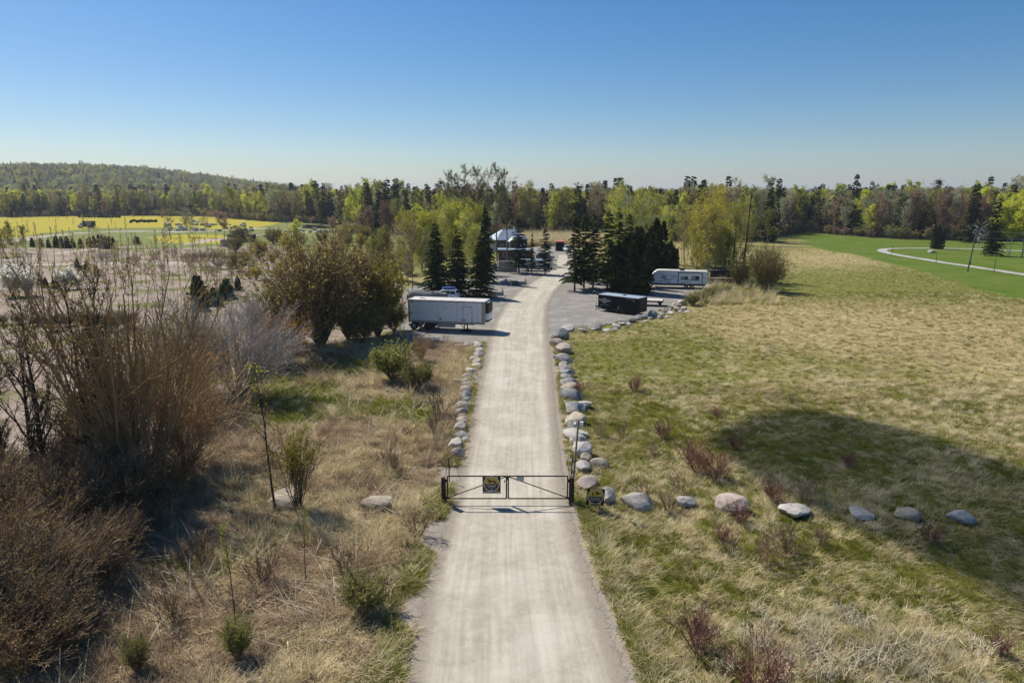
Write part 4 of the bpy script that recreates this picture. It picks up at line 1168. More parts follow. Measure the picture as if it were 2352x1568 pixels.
# marsh left of the driveway
n = 26000
x = gr.uniform(-42, -3.2, n); y = gr.uniform(12, 84, n) ** 1.0
y = 12 + 72 * gr.uniform(0, 1, n) ** 1.25
m = inpoly(MARSH, x, y); x, y = x[m], y[m]
c = fbm(x, y, 9, 41) * .55 + .1 + .35 * (vnoise(x, y, 2.5, 43) - .5); c = np.where(marsh_green(x, y) + gr.normal(0, .12, len(x)) > .5, .9, np.minimum(c, .59)); q = gr.uniform(0, 1, len(x))
mv = (x < np.interp(y, [p[1] for p in EDGE_L], [p[0] for p in EDGE_L]) - np.where(y < 40, 1.3, .5)); x, y, c, q = x[mv], y[mv], c[mv], q[mv]
pick = np.where(c < .36, np.where(q < .7, 2, 0), np.where(c < .60, np.where(q < .85, gr.integers(0, 2, len(x)), np.where(q < .9, 9, 2)), np.where(q < .4, 3, np.where(q < .85, 5, 0))))
pick = np.where((gr.uniform(0, 1, len(x)) > .955), 6, pick)
sow('dry_marsh_grass', x, y, pick, .7, 1.35, 'flattened dry straw, reeds and green tufts covering the wet ground beside the driveway', 'dry grass', ALIGN)
# tall brown reeds against the roadside boulders and in drifts
n = 2600
x = gr.uniform(-30, -4.2, n); y = gr.uniform(14, 80, n)
c = fbm(x, y, 6, 91)
m = inpoly(MARSH, x, y) & ((c > .60) | ((x > -9.0 + (y - 36) * .06) & (x < -5.4 + (y - 36) * .04) & (y > 36) & (y < 62) & (c > .35)))
x, y = x[m], y[m]
sow('brown_reeds', x, y, np.where(gr.uniform(0, 1, len(x)) < .7, 7, 9), .45, .85, 'upright brown reed stalks standing in drifts beside the roadside boulders', 'reeds')
# meadow, dense near and thinning out
def meadow(n, y0, y1, smin, smax):
    y = y0 + (y1 - y0) * gr.uniform(0, 1, n) ** .85
    x = gr.uniform(-.02, .86, n) * y + 4.0
    m = ~inpoly(YARD, x, y) & ~inpoly(LAWN, x, y) & (x > np.interp(y, [p[1] for p in EDGE_R], [p[0] for p in EDGE_R]) + .4)
    x, y = x[m], y[m]
    g = .5 + (meadow_green(x, y) - .5) * .8 + (fbm(x, y, 2.0, 61) - .5) * .7 + gr.normal(0, .26, len(x))
    q = gr.uniform(0, 1, len(x))
    pick = np.where(g > .55, np.where(q < .5, 3, 4), np.where(q < .60, 0, np.where(q < .78, 4, 1)))
    return x, y, pick
X = []; Y = []; K = []
for a in ((30000, 16, 60), (20000, 60, 118), (12000, 118, 215)):
    x, y, pick = meadow(*a, 0, 0); X.append(x); Y.append(y); K.append(pick)
sow('meadow_grass', np.concatenate(X), np.concatenate(Y), np.concatenate(K), .5, .95, 'short tufted meadow grass, part green and part dry, right of the driveway', 'grass', ALIGN)
# lush green verges on both sides of the driveway
Lx = lambda y: np.interp(y, [p[1] for p in EDGE_L], [p[0] for p in EDGE_L]); Rx = lambda y: np.interp(y, [p[1] for p in EDGE_R], [p[0] for p in EDGE_R])
y = 12 + 64 * gr.uniform(0, 1, 8000) ** 1.2
x = np.where(gr.uniform(0, 1, 8000) < .5, Lx(y) - .15 - np.abs(gr.normal(0, .6, 8000)), Rx(y) + .55 + np.abs(gr.normal(0, .5, 8000)))
m = (vnoise(x, y, 3.5, 15) > np.where(x < 0, .30, .40)) & (y < 76)
sow('verge_grass', x[m], y[m], gr.choice([5, 5, 5, 3, 1, 4], m.sum()), .55, 1.0, 'bright green grass strips along both edges of the driveway', 'grass')
# dry cattails at the near corner of the meadow
cx, cy = spot(1960, 1520)
x = gr.normal(cx, 2.6, 210); y = gr.normal(cy, 1.7, 210)
m = (x - cx) ** 2 / 30 + (y - cy) ** 2 / 16 < 1
sow('dry_cattails', x[m], y[m], gr.choice([8, 8, 9, 3], m.sum()), .5, 1.0, 'pale broken dry cattail stalks in a wet hollow of the meadow', 'cattails')
# tall tan reed bed far behind the yard
x = gr.uniform(2, 46, 2600); y = gr.uniform(225, 262, 2600)
sow('reed_bed', x, y, np.full(2600, 9), 2.0, 3.0, 'tall tan reed bed standing in front of the woods behind the house', 'reeds')
# rough grass at the yard corner and dead reeds below the trailer
u = gr.uniform(1570, 1780, 800); v = gr.uniform(645, 700, 800)
pp = np.array([spot(a, b) for a, b in zip(u, v)]); m = ~inpoly(YARD, pp[:, 0], pp[:, 1]) & (pp[:, 1] > 104) & (pp[:, 1] < 135)
sow('rough_grass', pp[m, 0], pp[m, 1], np.where(gr.uniform(0, 1, m.sum()) < .72, 5, 9), .9, 1.6, 'rough long grass at the back corner of the gravel yard', 'grass')
# ================================================================ BOULDERS
def boulder_mesh(seed):
    g = np.random.default_rng(seed)
    bm = bmesh.new(); bmesh.ops.create_icosphere(bm, subdivisions=3, radius=1.0)
    co = np.array([v.co[:] for v in bm.verts])
    for k in range(13):                      # broken faces
        n = unit(g.normal(0, 1, 3)); d = g.uniform(.58, .9)
        over = co @ n - d
        co = co - np.where(over > 0, over, 0)[:, None] * n * g.uniform(.75, 1.0)
    w = g.normal(0, 1, (5, 3)) * 2.2; ph = g.uniform(0, 6, 5)
    co = co * (1 + .045 * np.sin(co @ w.T + ph).sum(1))[:, None]
    w = g.normal(0, 1, (6, 3)) * 7; co = co * (1 + .012 * np.sin(co @ w.T).sum(1))[:, None]
    for v, c in zip(bm.verts, co): v.co = c
    me = bpy.data.meshes.new('boulder'); bm.to_mesh(me); bm.free()
    for p in me.polygons: p.use_smooth = True
    me.set_sharp_from_angle(angle=R(16))
    return me

def rock_mat(name, c1, c2):
    m, nt, out = new_mat(name); t = NT(nt)
    co = t.n('ShaderNodeTexCoord').outputs['Object']; oi = t.n('ShaderNodeObjectInfo').outputs['Random']
    v = t.n('ShaderNodeVectorMath', operation='ADD'); t.l(co, v.inputs[0])
    cb = t.n('ShaderNodeCombineXYZ'); t.l(t.math('MULTIPLY', oi, 40), cb.inputs[0]); t.l(cb.outputs[0], v.inputs[1])
    a = t.noise(1.6, 5, .65, v.outputs[0], .6); b = t.noise(9, 5, .75, v.outputs[0]); c = t.noise(30, 3, .7, v.outputs[0])
    col = t.mix(t.ramp(a, .35, .65), c1, c2)
    col = t.mix(t.ramp(b, .58, .74, 0, .5), col, (.12, .11, .095))
    col = t.mix(t.ramp(t.noise(3.2, 4, .6, v.outputs[0]), .60, .72, 0, .55), col, (.42, .42, .38))
    col = t.mul(col, t.math('MULTIPLY_ADD', c, .5, .78)); col = t.mul(col, t.math('MULTIPLY_ADD', oi, .4, .8))
    t.l(t.pbr(col, .9, 0, t.bump(t.math('ADD', b, t.math('MULTIPLY', a, 2)), .55, .08), .2), out.inputs[0])
    return m
ROCK = {'grey': rock_mat('granite_grey', (.29, .265, .23), (.46, .425, .375)), 'pink': rock_mat('granite_pink', (.34, .265, .215), (.50, .41, .35)),
        'tan': rock_mat('granite_tan', (.34, .28, .20), (.47, .41, .32)), 'blue': rock_mat('gneiss_blue', (.21, .208, .198), (.37, .36, .335)), 'pale': rock_mat('granite_pale', (.43, .395, .34), (.60, .555, .485))}
B_MESH = {}
for ck in ROCK:
    for k in range(4):
        me = boulder_mesh(500 + k * 13 + len(ck)); me.materials.append(ROCK[ck]); B_MESH[ck, k] = me
COLW = {'grey': 'grey', 'pink': 'pinkish', 'tan': 'tan', 'blue': 'blue-grey', 'pale': 'pale'}

def boulder(u, v, w, h, colr, where, group, flat=None):
    """u, v centre of the stone in image pixels, w and h its visible size"""
    x, y = spot(u, v + h * .22)
    s = scale_at(x, y); W = w * s * .5; W *= 1.22; H = max(h * s * .60, W * .40)
    o = link('boulder', B_MESH[colr, rnd.randrange(4)], None, None, (x, y, tz(x, y) + H * .55), (rnd.uniform(-.25, .25), rnd.uniform(-.25, .25), rnd.uniform(-.5, .5)), (W * 1.08, W * rnd.uniform(.8, 1.05), H * rnd.uniform(.95, 1.1)))
    size = 'large' if W > .85 else ('small' if W < .42 else 'medium')
    return tag(o, '%s %s boulder %s' % (size, COLW[colr], where), 'boulder', '%s %s boulders %s' % (size, COLW[colr], where) if group else None)

def cvt(ox, oy, sc):
    return lambda x, y, w, h: ((ox + x / sc) * .6125, (oy + y / sc) * .6125, w / sc * .6125, h / sc * .6125)
c1 = cvt(1600, 1200, 2.851)
RIGHT = [(1495, 105, 150, 75, 'pale'), (1420, 170, 165, 110, 'blue'), (1395, 250, 150, 90, 'pink'), (1455, 320, 165, 115, 'pink'), (1455, 415, 190, 100, 'grey'), (1455, 480, 95, 50, 'grey'), (1475, 530, 130, 75, 'grey'), (1500, 572, 150, 85, 'blue'), (1480, 615, 110, 65, 'grey'), (1510, 680, 185, 105, 'grey'), (1525, 730, 165, 85, 'tan'), (1530, 805, 235, 130, 'blue'), (1665, 900, 185, 85, 'grey'), (1500, 890, 80, 50, 'tan'), (1575, 935, 205, 105, 'blue'), (1550, 992, 135, 85, 'grey'), (1575, 1070, 225, 120, 'tan'), (1540, 1130, 85, 60, 'grey'), (1590, 1165, 100, 55, 'blue'), (1590, 1222, 245, 95, 'pale'), (1610, 1282, 190, 95, 'grey'), (1615, 1328, 90, 60, 'pale'), (1665, 1405, 190, 165, 'pale'), (1700, 1485, 110, 100, 'tan'), (1830, 1525, 170, 110, 'tan')]
for a in RIGHT: boulder(*c1(*a[:4]), a[4], 'in the row between driveway and meadow', True)
c4 = cvt(1620, 1560, 3.267)
boulder(*c4(1838, 640, 185, 150), 'pale', 'last in the row beside the camera pole', False)
boulder(*c4(1890, 830, 260, 115), 'pink', 'behind the sign on stakes, split in two tones', False)
boulder(*c4(2140, 1015, 185, 200), 'pale', 'half hidden by the sign on stakes', False)
LEFT = [(325, 1435, 140, 125, 'pink'), (312, 1338, 155, 120, 'pale'), (405, 1280, 90, 55, 'pale'), (357, 1242, 140, 85, 'pale'), (360, 1155, 135, 110, 'grey'), (377, 1082, 130, 85, 'pink'), (372, 1035, 100, 55, 'pink'), (375, 985, 125, 90, 'grey'), (385, 925, 135, 85, 'grey'), (427, 866, 115, 75, 'grey'), (410, 817, 120, 90, 'blue'), (420, 756, 115, 90, 'pink'), (438, 697, 120, 70, 'grey'), (430, 652, 85, 70, 'tan'), (445, 606, 115, 70, 'grey'), (470, 548, 115, 75, 'pale'), (530, 486, 95, 50, 'pale'), (527, 455, 105, 55, 'pale'), (517, 418, 115, 45, 'pink'), (547, 380, 100, 65, 'pale'), (556, 332, 95, 60, 'pale'), (556, 287, 95, 60, 'grey'), (542, 256, 100, 42, 'pale'), (345, 262, 85, 38, 'pale'), (415, 262, 75, 40, 'pale')]
for a in LEFT: boulder(*c1(*a[:4]), a[4], 'in the row between driveway and reeds', True)
boulder(*c1(310, 655, 78, 62), 'pale', 'lying alone in the grass off the roadside row', False)
c3 = cvt(2050, 950, 3.36)
YROW = [(455, 975, 105, 55, 'grey'), (595, 930, 170, 78, 'grey'), (755, 965, 110, 38, 'pale'), (880, 905, 105, 60, 'pale'), (868, 932, 80, 40, 'grey'), (875, 960, 75, 30, 'grey'), (965, 850, 105, 40, 'grey'), (950, 876, 90, 42, 'pale'), (1030, 880, 78, 42, 'pale'), (1072, 840, 100, 62, 'blue'), (1150, 808, 105, 62, 'blue'), (1240, 842, 72, 26, 'grey'), (1235, 790, 82, 62, 'grey'), (1300, 802, 62, 42, 'pale'), (1332, 765, 120, 105, 'blue'), (1422, 790, 78, 48, 'grey'), (1425, 705, 72, 52, 'tan'), (1482, 718, 82, 62, 'tan'), (1440, 752, 92, 42, 'grey'), (1530, 715, 100, 62, 'tan'), (1560, 745, 102, 36, 'pale'), (1590, 670, 112, 62, 'tan'), (1658, 655, 72, 52, 'grey'), (1700, 625, 95, 75, 'tan'), (1640, 700, 82, 62, 'tan'), (1720, 690, 82, 52, 'tan'), (1775, 720, 62, 30, 'pale'), (1525, 788, 60, 26, 'pale'), (1690, 720, 72, 40, 'grey'), (1620, 640, 70, 45, 'tan')]
for a in YROW: boulder(*c3(*a[:4]), a[4], 'along the meadow edge of the gravel yard', True)
cm = cvt(2100, 1750, 1.3517)
for (a, lb) in (((390, 170, 150, 78, 'grey'), 'second from the gate in the line across the meadow'), ((632, 173, 95, 62, 'pale'), 'third from the gate in the line across the meadow'), ((868, 188, 150, 90, 'pink'), 'largest in the line across the meadow, behind dark twigs'), ((1178, 225, 132, 55, 'grey'), 'flat and speckled, in the line across the meadow'), ((1525, 248, 102, 38, 'pale'), 'flat and low, in the line across the meadow'), ((1750, 245, 112, 66, 'tan'), 'slab-like and broken, in the line across the meadow'), ((2030, 252, 126, 58, 'blue'), 'farthest from the gate in the line across the meadow')):
    boulder(*cm(*a[:4]), a[4], lb, False)
boulder(655, 1142, 64, 40, 'tan', 'half sunk in the straw beside the vase-shaped shrub', False)
boulder(872, 1148, 70, 36, 'tan', 'half buried in straw between the vase-shaped shrub and the gate', False)
boulder(1166, 648, 16, 10, 'tan', 'next to the ribbed rubber mats on the yard', False)
boulder(1152, 646, 14, 7, 'pale', 'flat, beside the tan yard boulder near the spruces', False)
boulder(2139, 578, 14, 9, 'grey', 'at the foot of the lone cedar mound', False)

# ================================================================ MATERIALS OF THINGS
M_white = solid('white_paint', (.80, .81, .82), .5, 0, .10, 1.2, (.45, .42, .37))
M_roofw = solid('white_roof', (.62, .59, .53), .6, 0, .15, 1.0, (.42, .38, .31))
M_alu = solid('aluminium_trim', (.42, .38, .33), .5, .3, .2, 2, (.25, .19, .13))
M_tanpost = solid('tan_trim', (.46, .36, .22), .6, 0, .15, 2)
M_black = solid('black_paint', (.009, .009, .010), .55, 0, .2, 2, None, .12)
M_dark = solid('dark_steel', (.03, .028, .026), .6, .2, .3, 3)
M_rust = solid('rusty_dark_steel', (.035, .022, .016), .7, .2, .4, 6, (.09, .045, .025))
M_rubber = solid('tyre_rubber', (.018, .018, .018), .8, 0, .3, 6)
M_rim = solid('wheel_rim', (.55, .55, .55), .4, .4, .2, 5, (.3, .27, .24))
M_glass = solid('dark_glass', (.02, .025, .03), .12, 0, .1, 2, None, .6)
M_bluegl = solid('pale_glass', (.30, .33, .36), .25, 0, .1, 2)
M_conc = solid('concrete', (.46, .43, .38), .9, 0, .2, 3, (.30, .27, .23), .2, .3)
M_conc2 = solid('grey_concrete', (.33, .32, .30), .9, 0, .2, 3, (.22, .2, .18), .2, .3)
M_orange = solid('cone_orange', (.75, .10, .02), .6, 0, .1, 4)
M_conew = solid('cone_white', (.8, .8, .78), .5)
M_wood = solid('weathered_wood', (.24, .20, .16), .85, 0, .25, 4, (.12, .095, .075), .2, .2)
M_woodd = solid('dark_wood', (.045, .036, .03), .85, 0, .35, 3, (.12, .1, .085), .2, .2)
M_brown = solid('brown_cladding', (.10, .055, .032), .8, 0, .25, 2)
M_metalroof = solid('metal_roof', (.50, .54, .58), .35, .5, .12, .8)
M_siding = solid('slate_siding', (.06, .07, .085), .7, 0, .15, 1.5)
M_grey = solid('grey_metal', (.36, .37, .38), .5, .3, .15, 1)
M_blue = solid('blue_tarp', (.05, .09, .32), .6, 0, .3, 3)
M_tarp = solid('grey_tarp', (.20, .19, .17), .7, 0, .4, 1.5, (.05, .05, .05))
M_redtop = solid('red_steel', (.50, .13, .08), .6, 0, .2, 2)
M_navy = solid('navy_steel', (.012, .014, .026), .5, 0, .2, 2)
M_green = solid('dark_green_box', (.02, .045, .03), .5, 0, .2, 2)
M_stripe = solid('decal_grey', (.20, .23, .25), .5, 0, .1, 2)
M_teal = solid('decal_dark', (.015, .03, .035), .4, 0, .1, 2)
M_emblem = solid('emblem_silver', (.38, .38, .38), .5, 0, .25, 6)
M_gold = solid('sign_gold', (.52, .36, .06), .5, 0, .2, 5)
M_ring = solid('sign_ring', (.55, .47, .33), .5, 0, .2, 5)
M_signblk = solid('sign_black', (.012, .012, .014), .45, 0, .1, 3)
M_signwht = solid('sign_white', (.72, .72, .70), .5, 0, .05, 3)
M_ltblue = solid('container_edge', (.36, .43, .50), .5, .2, .15, 1.5)
M_straw = solid('burlap', (.26, .19, .12), .9, 0, .3, 5)

def flat_poly(name, pts, mat, parent, thick=.004):
    """thin flat decal in its own x,z plane, facing -y"""
    b = MB(); b.prism([(p[0], p[1]) for p in pts], -thick, 0.0)
    return b.build(name, mat, parent)

def text_mesh(s, size, mat, parent, loc, rot=(math.pi / 2, 0, 0), width=None, name='lettering'):
    cu = bpy.data.curves.new('lettering', 'FONT'); cu.body = s; cu.size = size; cu.align_x = 'CENTER'; cu.align_y = 'CENTER'; cu.extrude = .002; cu.offset = size * .02
    ob = bpy.data.objects.new('lettering', cu); COL.objects.link(ob)
    dg = bpy.context.evaluated_depsgraph_get(); me = bpy.data.meshes.new_from_object(ob.evaluated_get(dg))
    bpy.data.objects.remove(ob); bpy.data.curves.remove(cu)
    me.materials.clear(); me.materials.append(mat)
    sx = 1.0
    if width:
        xs = [v.co.x for v in me.vertices]; sx = width / (max(xs) - min(xs))
    return link(name, me, None, parent, loc, rot, (sx, 1, 1))

def wheel(parent, x, y, z, r, w, rim=M_rim, dirn=-1):
    t_ = MB(); t_.ring((0, 0, 0), (0, 1, 0), r * .58, r, w, 18)
    o = t_.build('wheel', M_rubber, parent, loc=(x, y, z))
    q = MB(); q.ring((0, dirn * w * .18, 0), (0, 1, 0), r * .12, r * .60, w * .5, 14); q.tube((0, -w * .3, 0), (0, w * .3, 0), r * .17, n=8)
    for k in range(5):
        a = k * 1.2566; q.bar((math.cos(a) * r * .1, dirn * w * .44, math.sin(a) * r * .1), (math.cos(a) * r * .56, dirn * w * .44, math.sin(a) * r * .56), r * .14, .02)
    q.build('rim', rim, o)
    return o

# ================================================================ WHITE BOX TRAILER
def box_trailer():
    L, Wd = 9.75, 2.5
    p0 = spot(940, 757); p1 = spot(1122, 765)
    ang = math.atan2(p1[1] - p0[1], p1[0] - p0[0])
    root = empty('box_trailer', (p0[0], p0[1], 0.03), ang)
    tag(root, 'white refrigerated box trailer with cream roof parked across the yard entrance', 'trailer')
    z0, z1 = 1.12, 3.78
    MB().box(0, L, 0, Wd, z0, z1 - .04).build('body', M_white, root, bevel=.03)
    r = MB().box(-.04, L + .02, -.03, Wd + .03, z1 - .038, z1 + .04); rf = r.build('roof', M_roofw, root, bevel=.02)
    for k in range(1, 7):
        MB().box(k * L / 7 - .02, k * L / 7 + .02, 0, Wd, z1 + .041, z1 + .055).build('roof_seam', M_roofw, rf)
    MB().bar((1.0, 1.5, z1 + .08), (2.1, .5, z1 + .08), .05, .05).build('loose_pole', M_woodd, rf)
    MB().box(-.05, L + .03, -.025, -.005, z1 - .16, z1 - .045).build('top_rail', M_alu, root)
    MB().box(-.05, L + .03, -.035, -.005, z0 - .13, z0 + .10).build('bottom_rail', M_alu, root)
    MB().box(-.06, .16, -.045, -.004, z0 + .102, z1 - .165).build('corner_post', M_alu, root)
    MB().box(L - .34, L + .02, -.045, -.004, z0 + .102, z1 - .165).build('corner_post', M_tanpost, root)
    for k in range(13):                       # clearance marks along the lower rail
        MB().box(.55 + k * .68, .68 + k * .68, -.048, -.036, z0 + .10, z0 + .135).build('marker_plate', M_dark, root)
    for x_, wd in ((1.3, .012), (2.55, .012), (3.8, .012), (6.25, .035), (8.85, .02)):
        MB().box(x_, x_ + wd, -.012, -.003, z0 + .105, z1 - .17).build('panel_joint', M_alu, root)
    d = MB().box(7.02, 8.18, -.018, -.004, z0 + .04, z1 - .62).build('side_door', M_white, root)
    fr = MB()
    for a in ((7.00, 7.035, z0 + .105, z1 - .62), (8.165, 8.2, z0 + .105, z1 - .62), (7.0, 8.2, z1 - .66, z1 - .62)): fr.box(a[0], a[1], -.032, -.020, a[2], a[3])
    fr.build('door_frame', M_dark, d)
    MB().box(7.03, 7.38, -.05, -.033, z0 + .32, z0 + .38).box(7.15, 7.2, -.05, -.033, z0 + .24, z0 + .46).build('latch', M_dark, d)
    for zz in (.55, 1.2, 1.8):
        MB().box(8.10, 8.2, -.045, -.033, z0 + zz, z0 + zz + .06).build('hinge', M_dark, d)
    flat_poly('warning_diamond', [(4.1, z0 + .16), (4.34, z0 + .40), (4.1, z0 + .64), (3.86, z0 + .40)], M_tanpost, root).location = (0, -.006, 0)
    # cooling unit on the nose
    cu = MB().box(L + .02, L + .46, .25, Wd - .25, z0 + 1.25, z1 - .14).build('cooling_unit', M_dark, root, bevel=.08)
    MB().box(L + .02, L + .44, .3, Wd - .3, z0 + .33, z0 + 1.24).build('lower_cowl', M_white, cu, bevel=.1)
    MB().box(L + .02, L + .40, .34, Wd - .34, z0 + .14, z0 + .325).build('belly_pan', M_black, cu, bevel=.05)
    MB().tube((L + .30, .45, z1 - .12), (L + .62, .35, z1 - .05), .10, .06).box(L + .05, L + .25, .5, .72, z1 - .13, z1 + .02).build('exhaust', M_grey, cu)
    # running gear
    ch = MB().box(.15, 8.3, .55, .67, z0 - .34, z0 - .132).box(.15, 8.3, Wd - .67, Wd - .55, z0 - .34, z0 - .132)
    for k in range(9): ch.box(.4 + k * .95, .5 + k * .95, .67, Wd - .67, z0 - .28, z0 - .16)
    ch.build('chassis', M_dark, root)
    for xw in (.62, 2.42):
        MB().tube((xw, .2, .5), (xw, Wd - .2, .5), .07).build('axle', M_dark, root)
        wheel(root, xw, .18, .5, .5, .30, M_rim if xw < 1 else M_dark); wheel(root, xw, Wd - .18, .5, .5, .30, M_rim, 1)
    for yy in (.55, Wd - .55):
        g = MB().bar((7.0, yy, .06), (7.0, yy, z0 - .13), .12, .12).box(6.86, 7.14, yy - .15, yy + .15, .0, .06)
        g.bar((7.0, yy, .35), (6.3, yy, z0 - .15), .06, .06).build('landing_leg', M_dark, root)
    MB().box(3.6, 5.9, .1, .5, .45, .95).build('pallet_box', M_grey, root, bevel=.03)
    MB().prism([(6.5, .0), (8.1, .0), (8.0, .38), (6.9, .3)], .1, .14).build('mud_flap', M_rubber, root)
    MB().box(-.12, -.02, .1, Wd - .1, .45, .58).bar((-.07, .4, .5), (-.07, .4, z0), .08, .08).bar((-.07, Wd - .4, .5), (-.07, Wd - .4, z0), .08, .08).build('rear_bumper', M_dark, root)
box_trailer()

# ================================================================ BLACK CARGO TRAILER
def black_trailer():
    p0 = spot(1373, 714); p1 = spot(1466, 726)
    L = math.hypot(p1[0] - p0[0], p1[1] - p0[1]); ang = math.atan2(p1[1] - p0[1], p1[0] - p0[0])
    Wd, z0, z1 = 2.35, .38, 2.42
    root = empty('cargo_trailer', (p0[0], p0[1], .012), ang)
    tag(root, 'black enclosed cargo trailer with silver winged emblem on the gravel yard', 'trailer')
    MB().box(0, L, 0, Wd, z0, z1).build('body', M_black, root, bevel=.03)
    MB().box(.02, L - .02, .02, Wd - .02, z1 + .002, z1 + .05).build('roof', M_ltblue, root, bevel=.02)
    MB().box(-.03, L + .03, -.02, -.003, z1 - .10, z1 - .01).box(-.03, L + .03, -.02, -.003, z0 - .02, z0 + .08).build('trim_rail', M_dark, root)
    MB().box(L * .52, L * .52 + .4, Wd * .4, Wd * .6, z1 + .052, z1 + .14).build('roof_vent', M_black, root, bevel=.02)
    MB().box(L + .004, L + .02, .12, Wd - .12, z0 + .1, z1 - .12).build('rear_door', M_dark, root)
    for yy in (.3, Wd - .3): MB().bar((L + .04, yy, z0 + .1), (L + .04, yy, z1 - .15), .03, .03).build('lock_bar', M_dark, root)
    # winged emblem
    cx, cz = 1.12, 1.62
    em = MB().ring((cx, -.02, cz), (0, 1, 0), .25, .33, .012, 24).build('emblem_ring', M_emblem, root)
    MB().ring((cx, -.02, cz), (0, 1, 0), .07, .19, .012, 20).build('emblem_disc', M_emblem, em)
    MB().ring((cx, -.02, cz), (0, 1, 0), .36, .40, .012, 24).build('emblem_rim', M_emblem, em)
    for sg in (-1, 1):
        for k in range(4):
            z_ = cz + .16 - k * .085; ln = .86 - .15 * k
            flat_poly('wing_feather', [(cx + sg * .41, z_ - .03), (cx + sg * .41, z_ + .035), (cx + sg * (.41 + ln * .55), z_ + .01 - .02 * k), (cx + sg * (.41 + ln), z_ - .12)], M_emblem, em).location = (0, -.022, 0)
    text_mesh('STUDIO   MOTOR   CO', .12, M_emblem, root, (cx + .05, -.022, .98), width=1.5) if False else None
    b = MB()
    for k in range(14): b.box(cx - .78 + k * .115, cx - .78 + k * .115 + .085, -.016, -.005, .95, 1.01)
    b.build('lettering_band', M_emblem, root)
    b = MB()
    for k in range(12): b.box(L * .68 + k * .12, L * .68 + k * .12 + .085, -.016, -.005, z1 - .23, z1 - .18)
    for k in range(3): b.box(L * .86 + k * .12, L * .86 + k * .12 + .09, -.016, -.005, z1 - .45, z1 - .36)
    b.build('small_print', M_emblem, root)
    MB().box(.1, .55, -.016, -.005, z0 + .12, z0 + .2).build('plate', M_signwht, root)
    MB().tube((L * .53, -.06, z0 + .25), (L * .53, -.06, z0 + .75), .02).build('antenna', M_emblem, root)
    MB().box(L * .50, L * .50 + .1, -.05, -.004, z0 + .3, z0 + .42).build('side_lamp', M_signwht, root)
    MB().box(L * .40, L * .70, -.10, -.004, z0 + .16, z0 + .22).build('fender', M_dark, root)
    for xw in (L * .48, L * .62):
        wheel(root, xw, -.02, .34, .34, .22, M_dark); wheel(root, xw, Wd + .02, .34, .34, .22, M_dark, 1)
    MB().bar((0, .3, .45), (-1.25, Wd / 2, .45), .08, .1).bar((0, Wd - .3, .45), (-1.25, Wd / 2, .45), .08, .1).build('hitch_frame', M_dark, root)
    MB().tube((-1.05, Wd / 2, .02), (-1.05, Wd / 2, 1.0), .035).box(-1.2, -.9, Wd / 2 - .12, Wd / 2 + .12, .0, .03).build('jack', M_dark, root)
    return ang
blk_ang = black_trailer()

# flatbed behind it
def flatbed():
    x, y = spot(1484, 704)
    root = empty('flatbed_trailer', (x - 3.6, y + 1.2, .012), R(-14))
    tag(root, 'low empty flatbed trailer with pale deck behind the black cargo trailer', 'trailer')
    for k in range(6): MB().box(0, 6.2, k * .36, k * .36 + .345, .82, .90).build('deck_plank', M_roofw, root)
    MB().box(0, 6.2, -.06, -.005, .66, .86).box(0, 6.2, 2.165, 2.22, .66, .86).box(6.2, 6.3, -.06, 2.22, .66, .9).build('side_rail', M_dark, root)
    MB().box(.2, 6.0, .6, .72, .62, .815).box(.2, 6.0, 1.4, 1.52, .62, .815).build('chassis', M_dark, root)
    MB().prism([(5.4, .64), (6.1, .64), (5.95, .02), (5.85, .02)], .1, .16).build('rear_support', M_dark, root)
    for xw in (2.3, 3.1): wheel(root, xw, -.02, .36, .36, .2, M_dark); wheel(root, xw, 2.18, .36, .36, .2, M_dark, 1)
    MB().bar((0, .4, .7), (-1.2, 1.08, .6), .08, .1).bar((0, 1.76, .7), (-1.2, 1.08, .6), .08, .1).build('hitch_frame', M_dark, root)
flatbed()

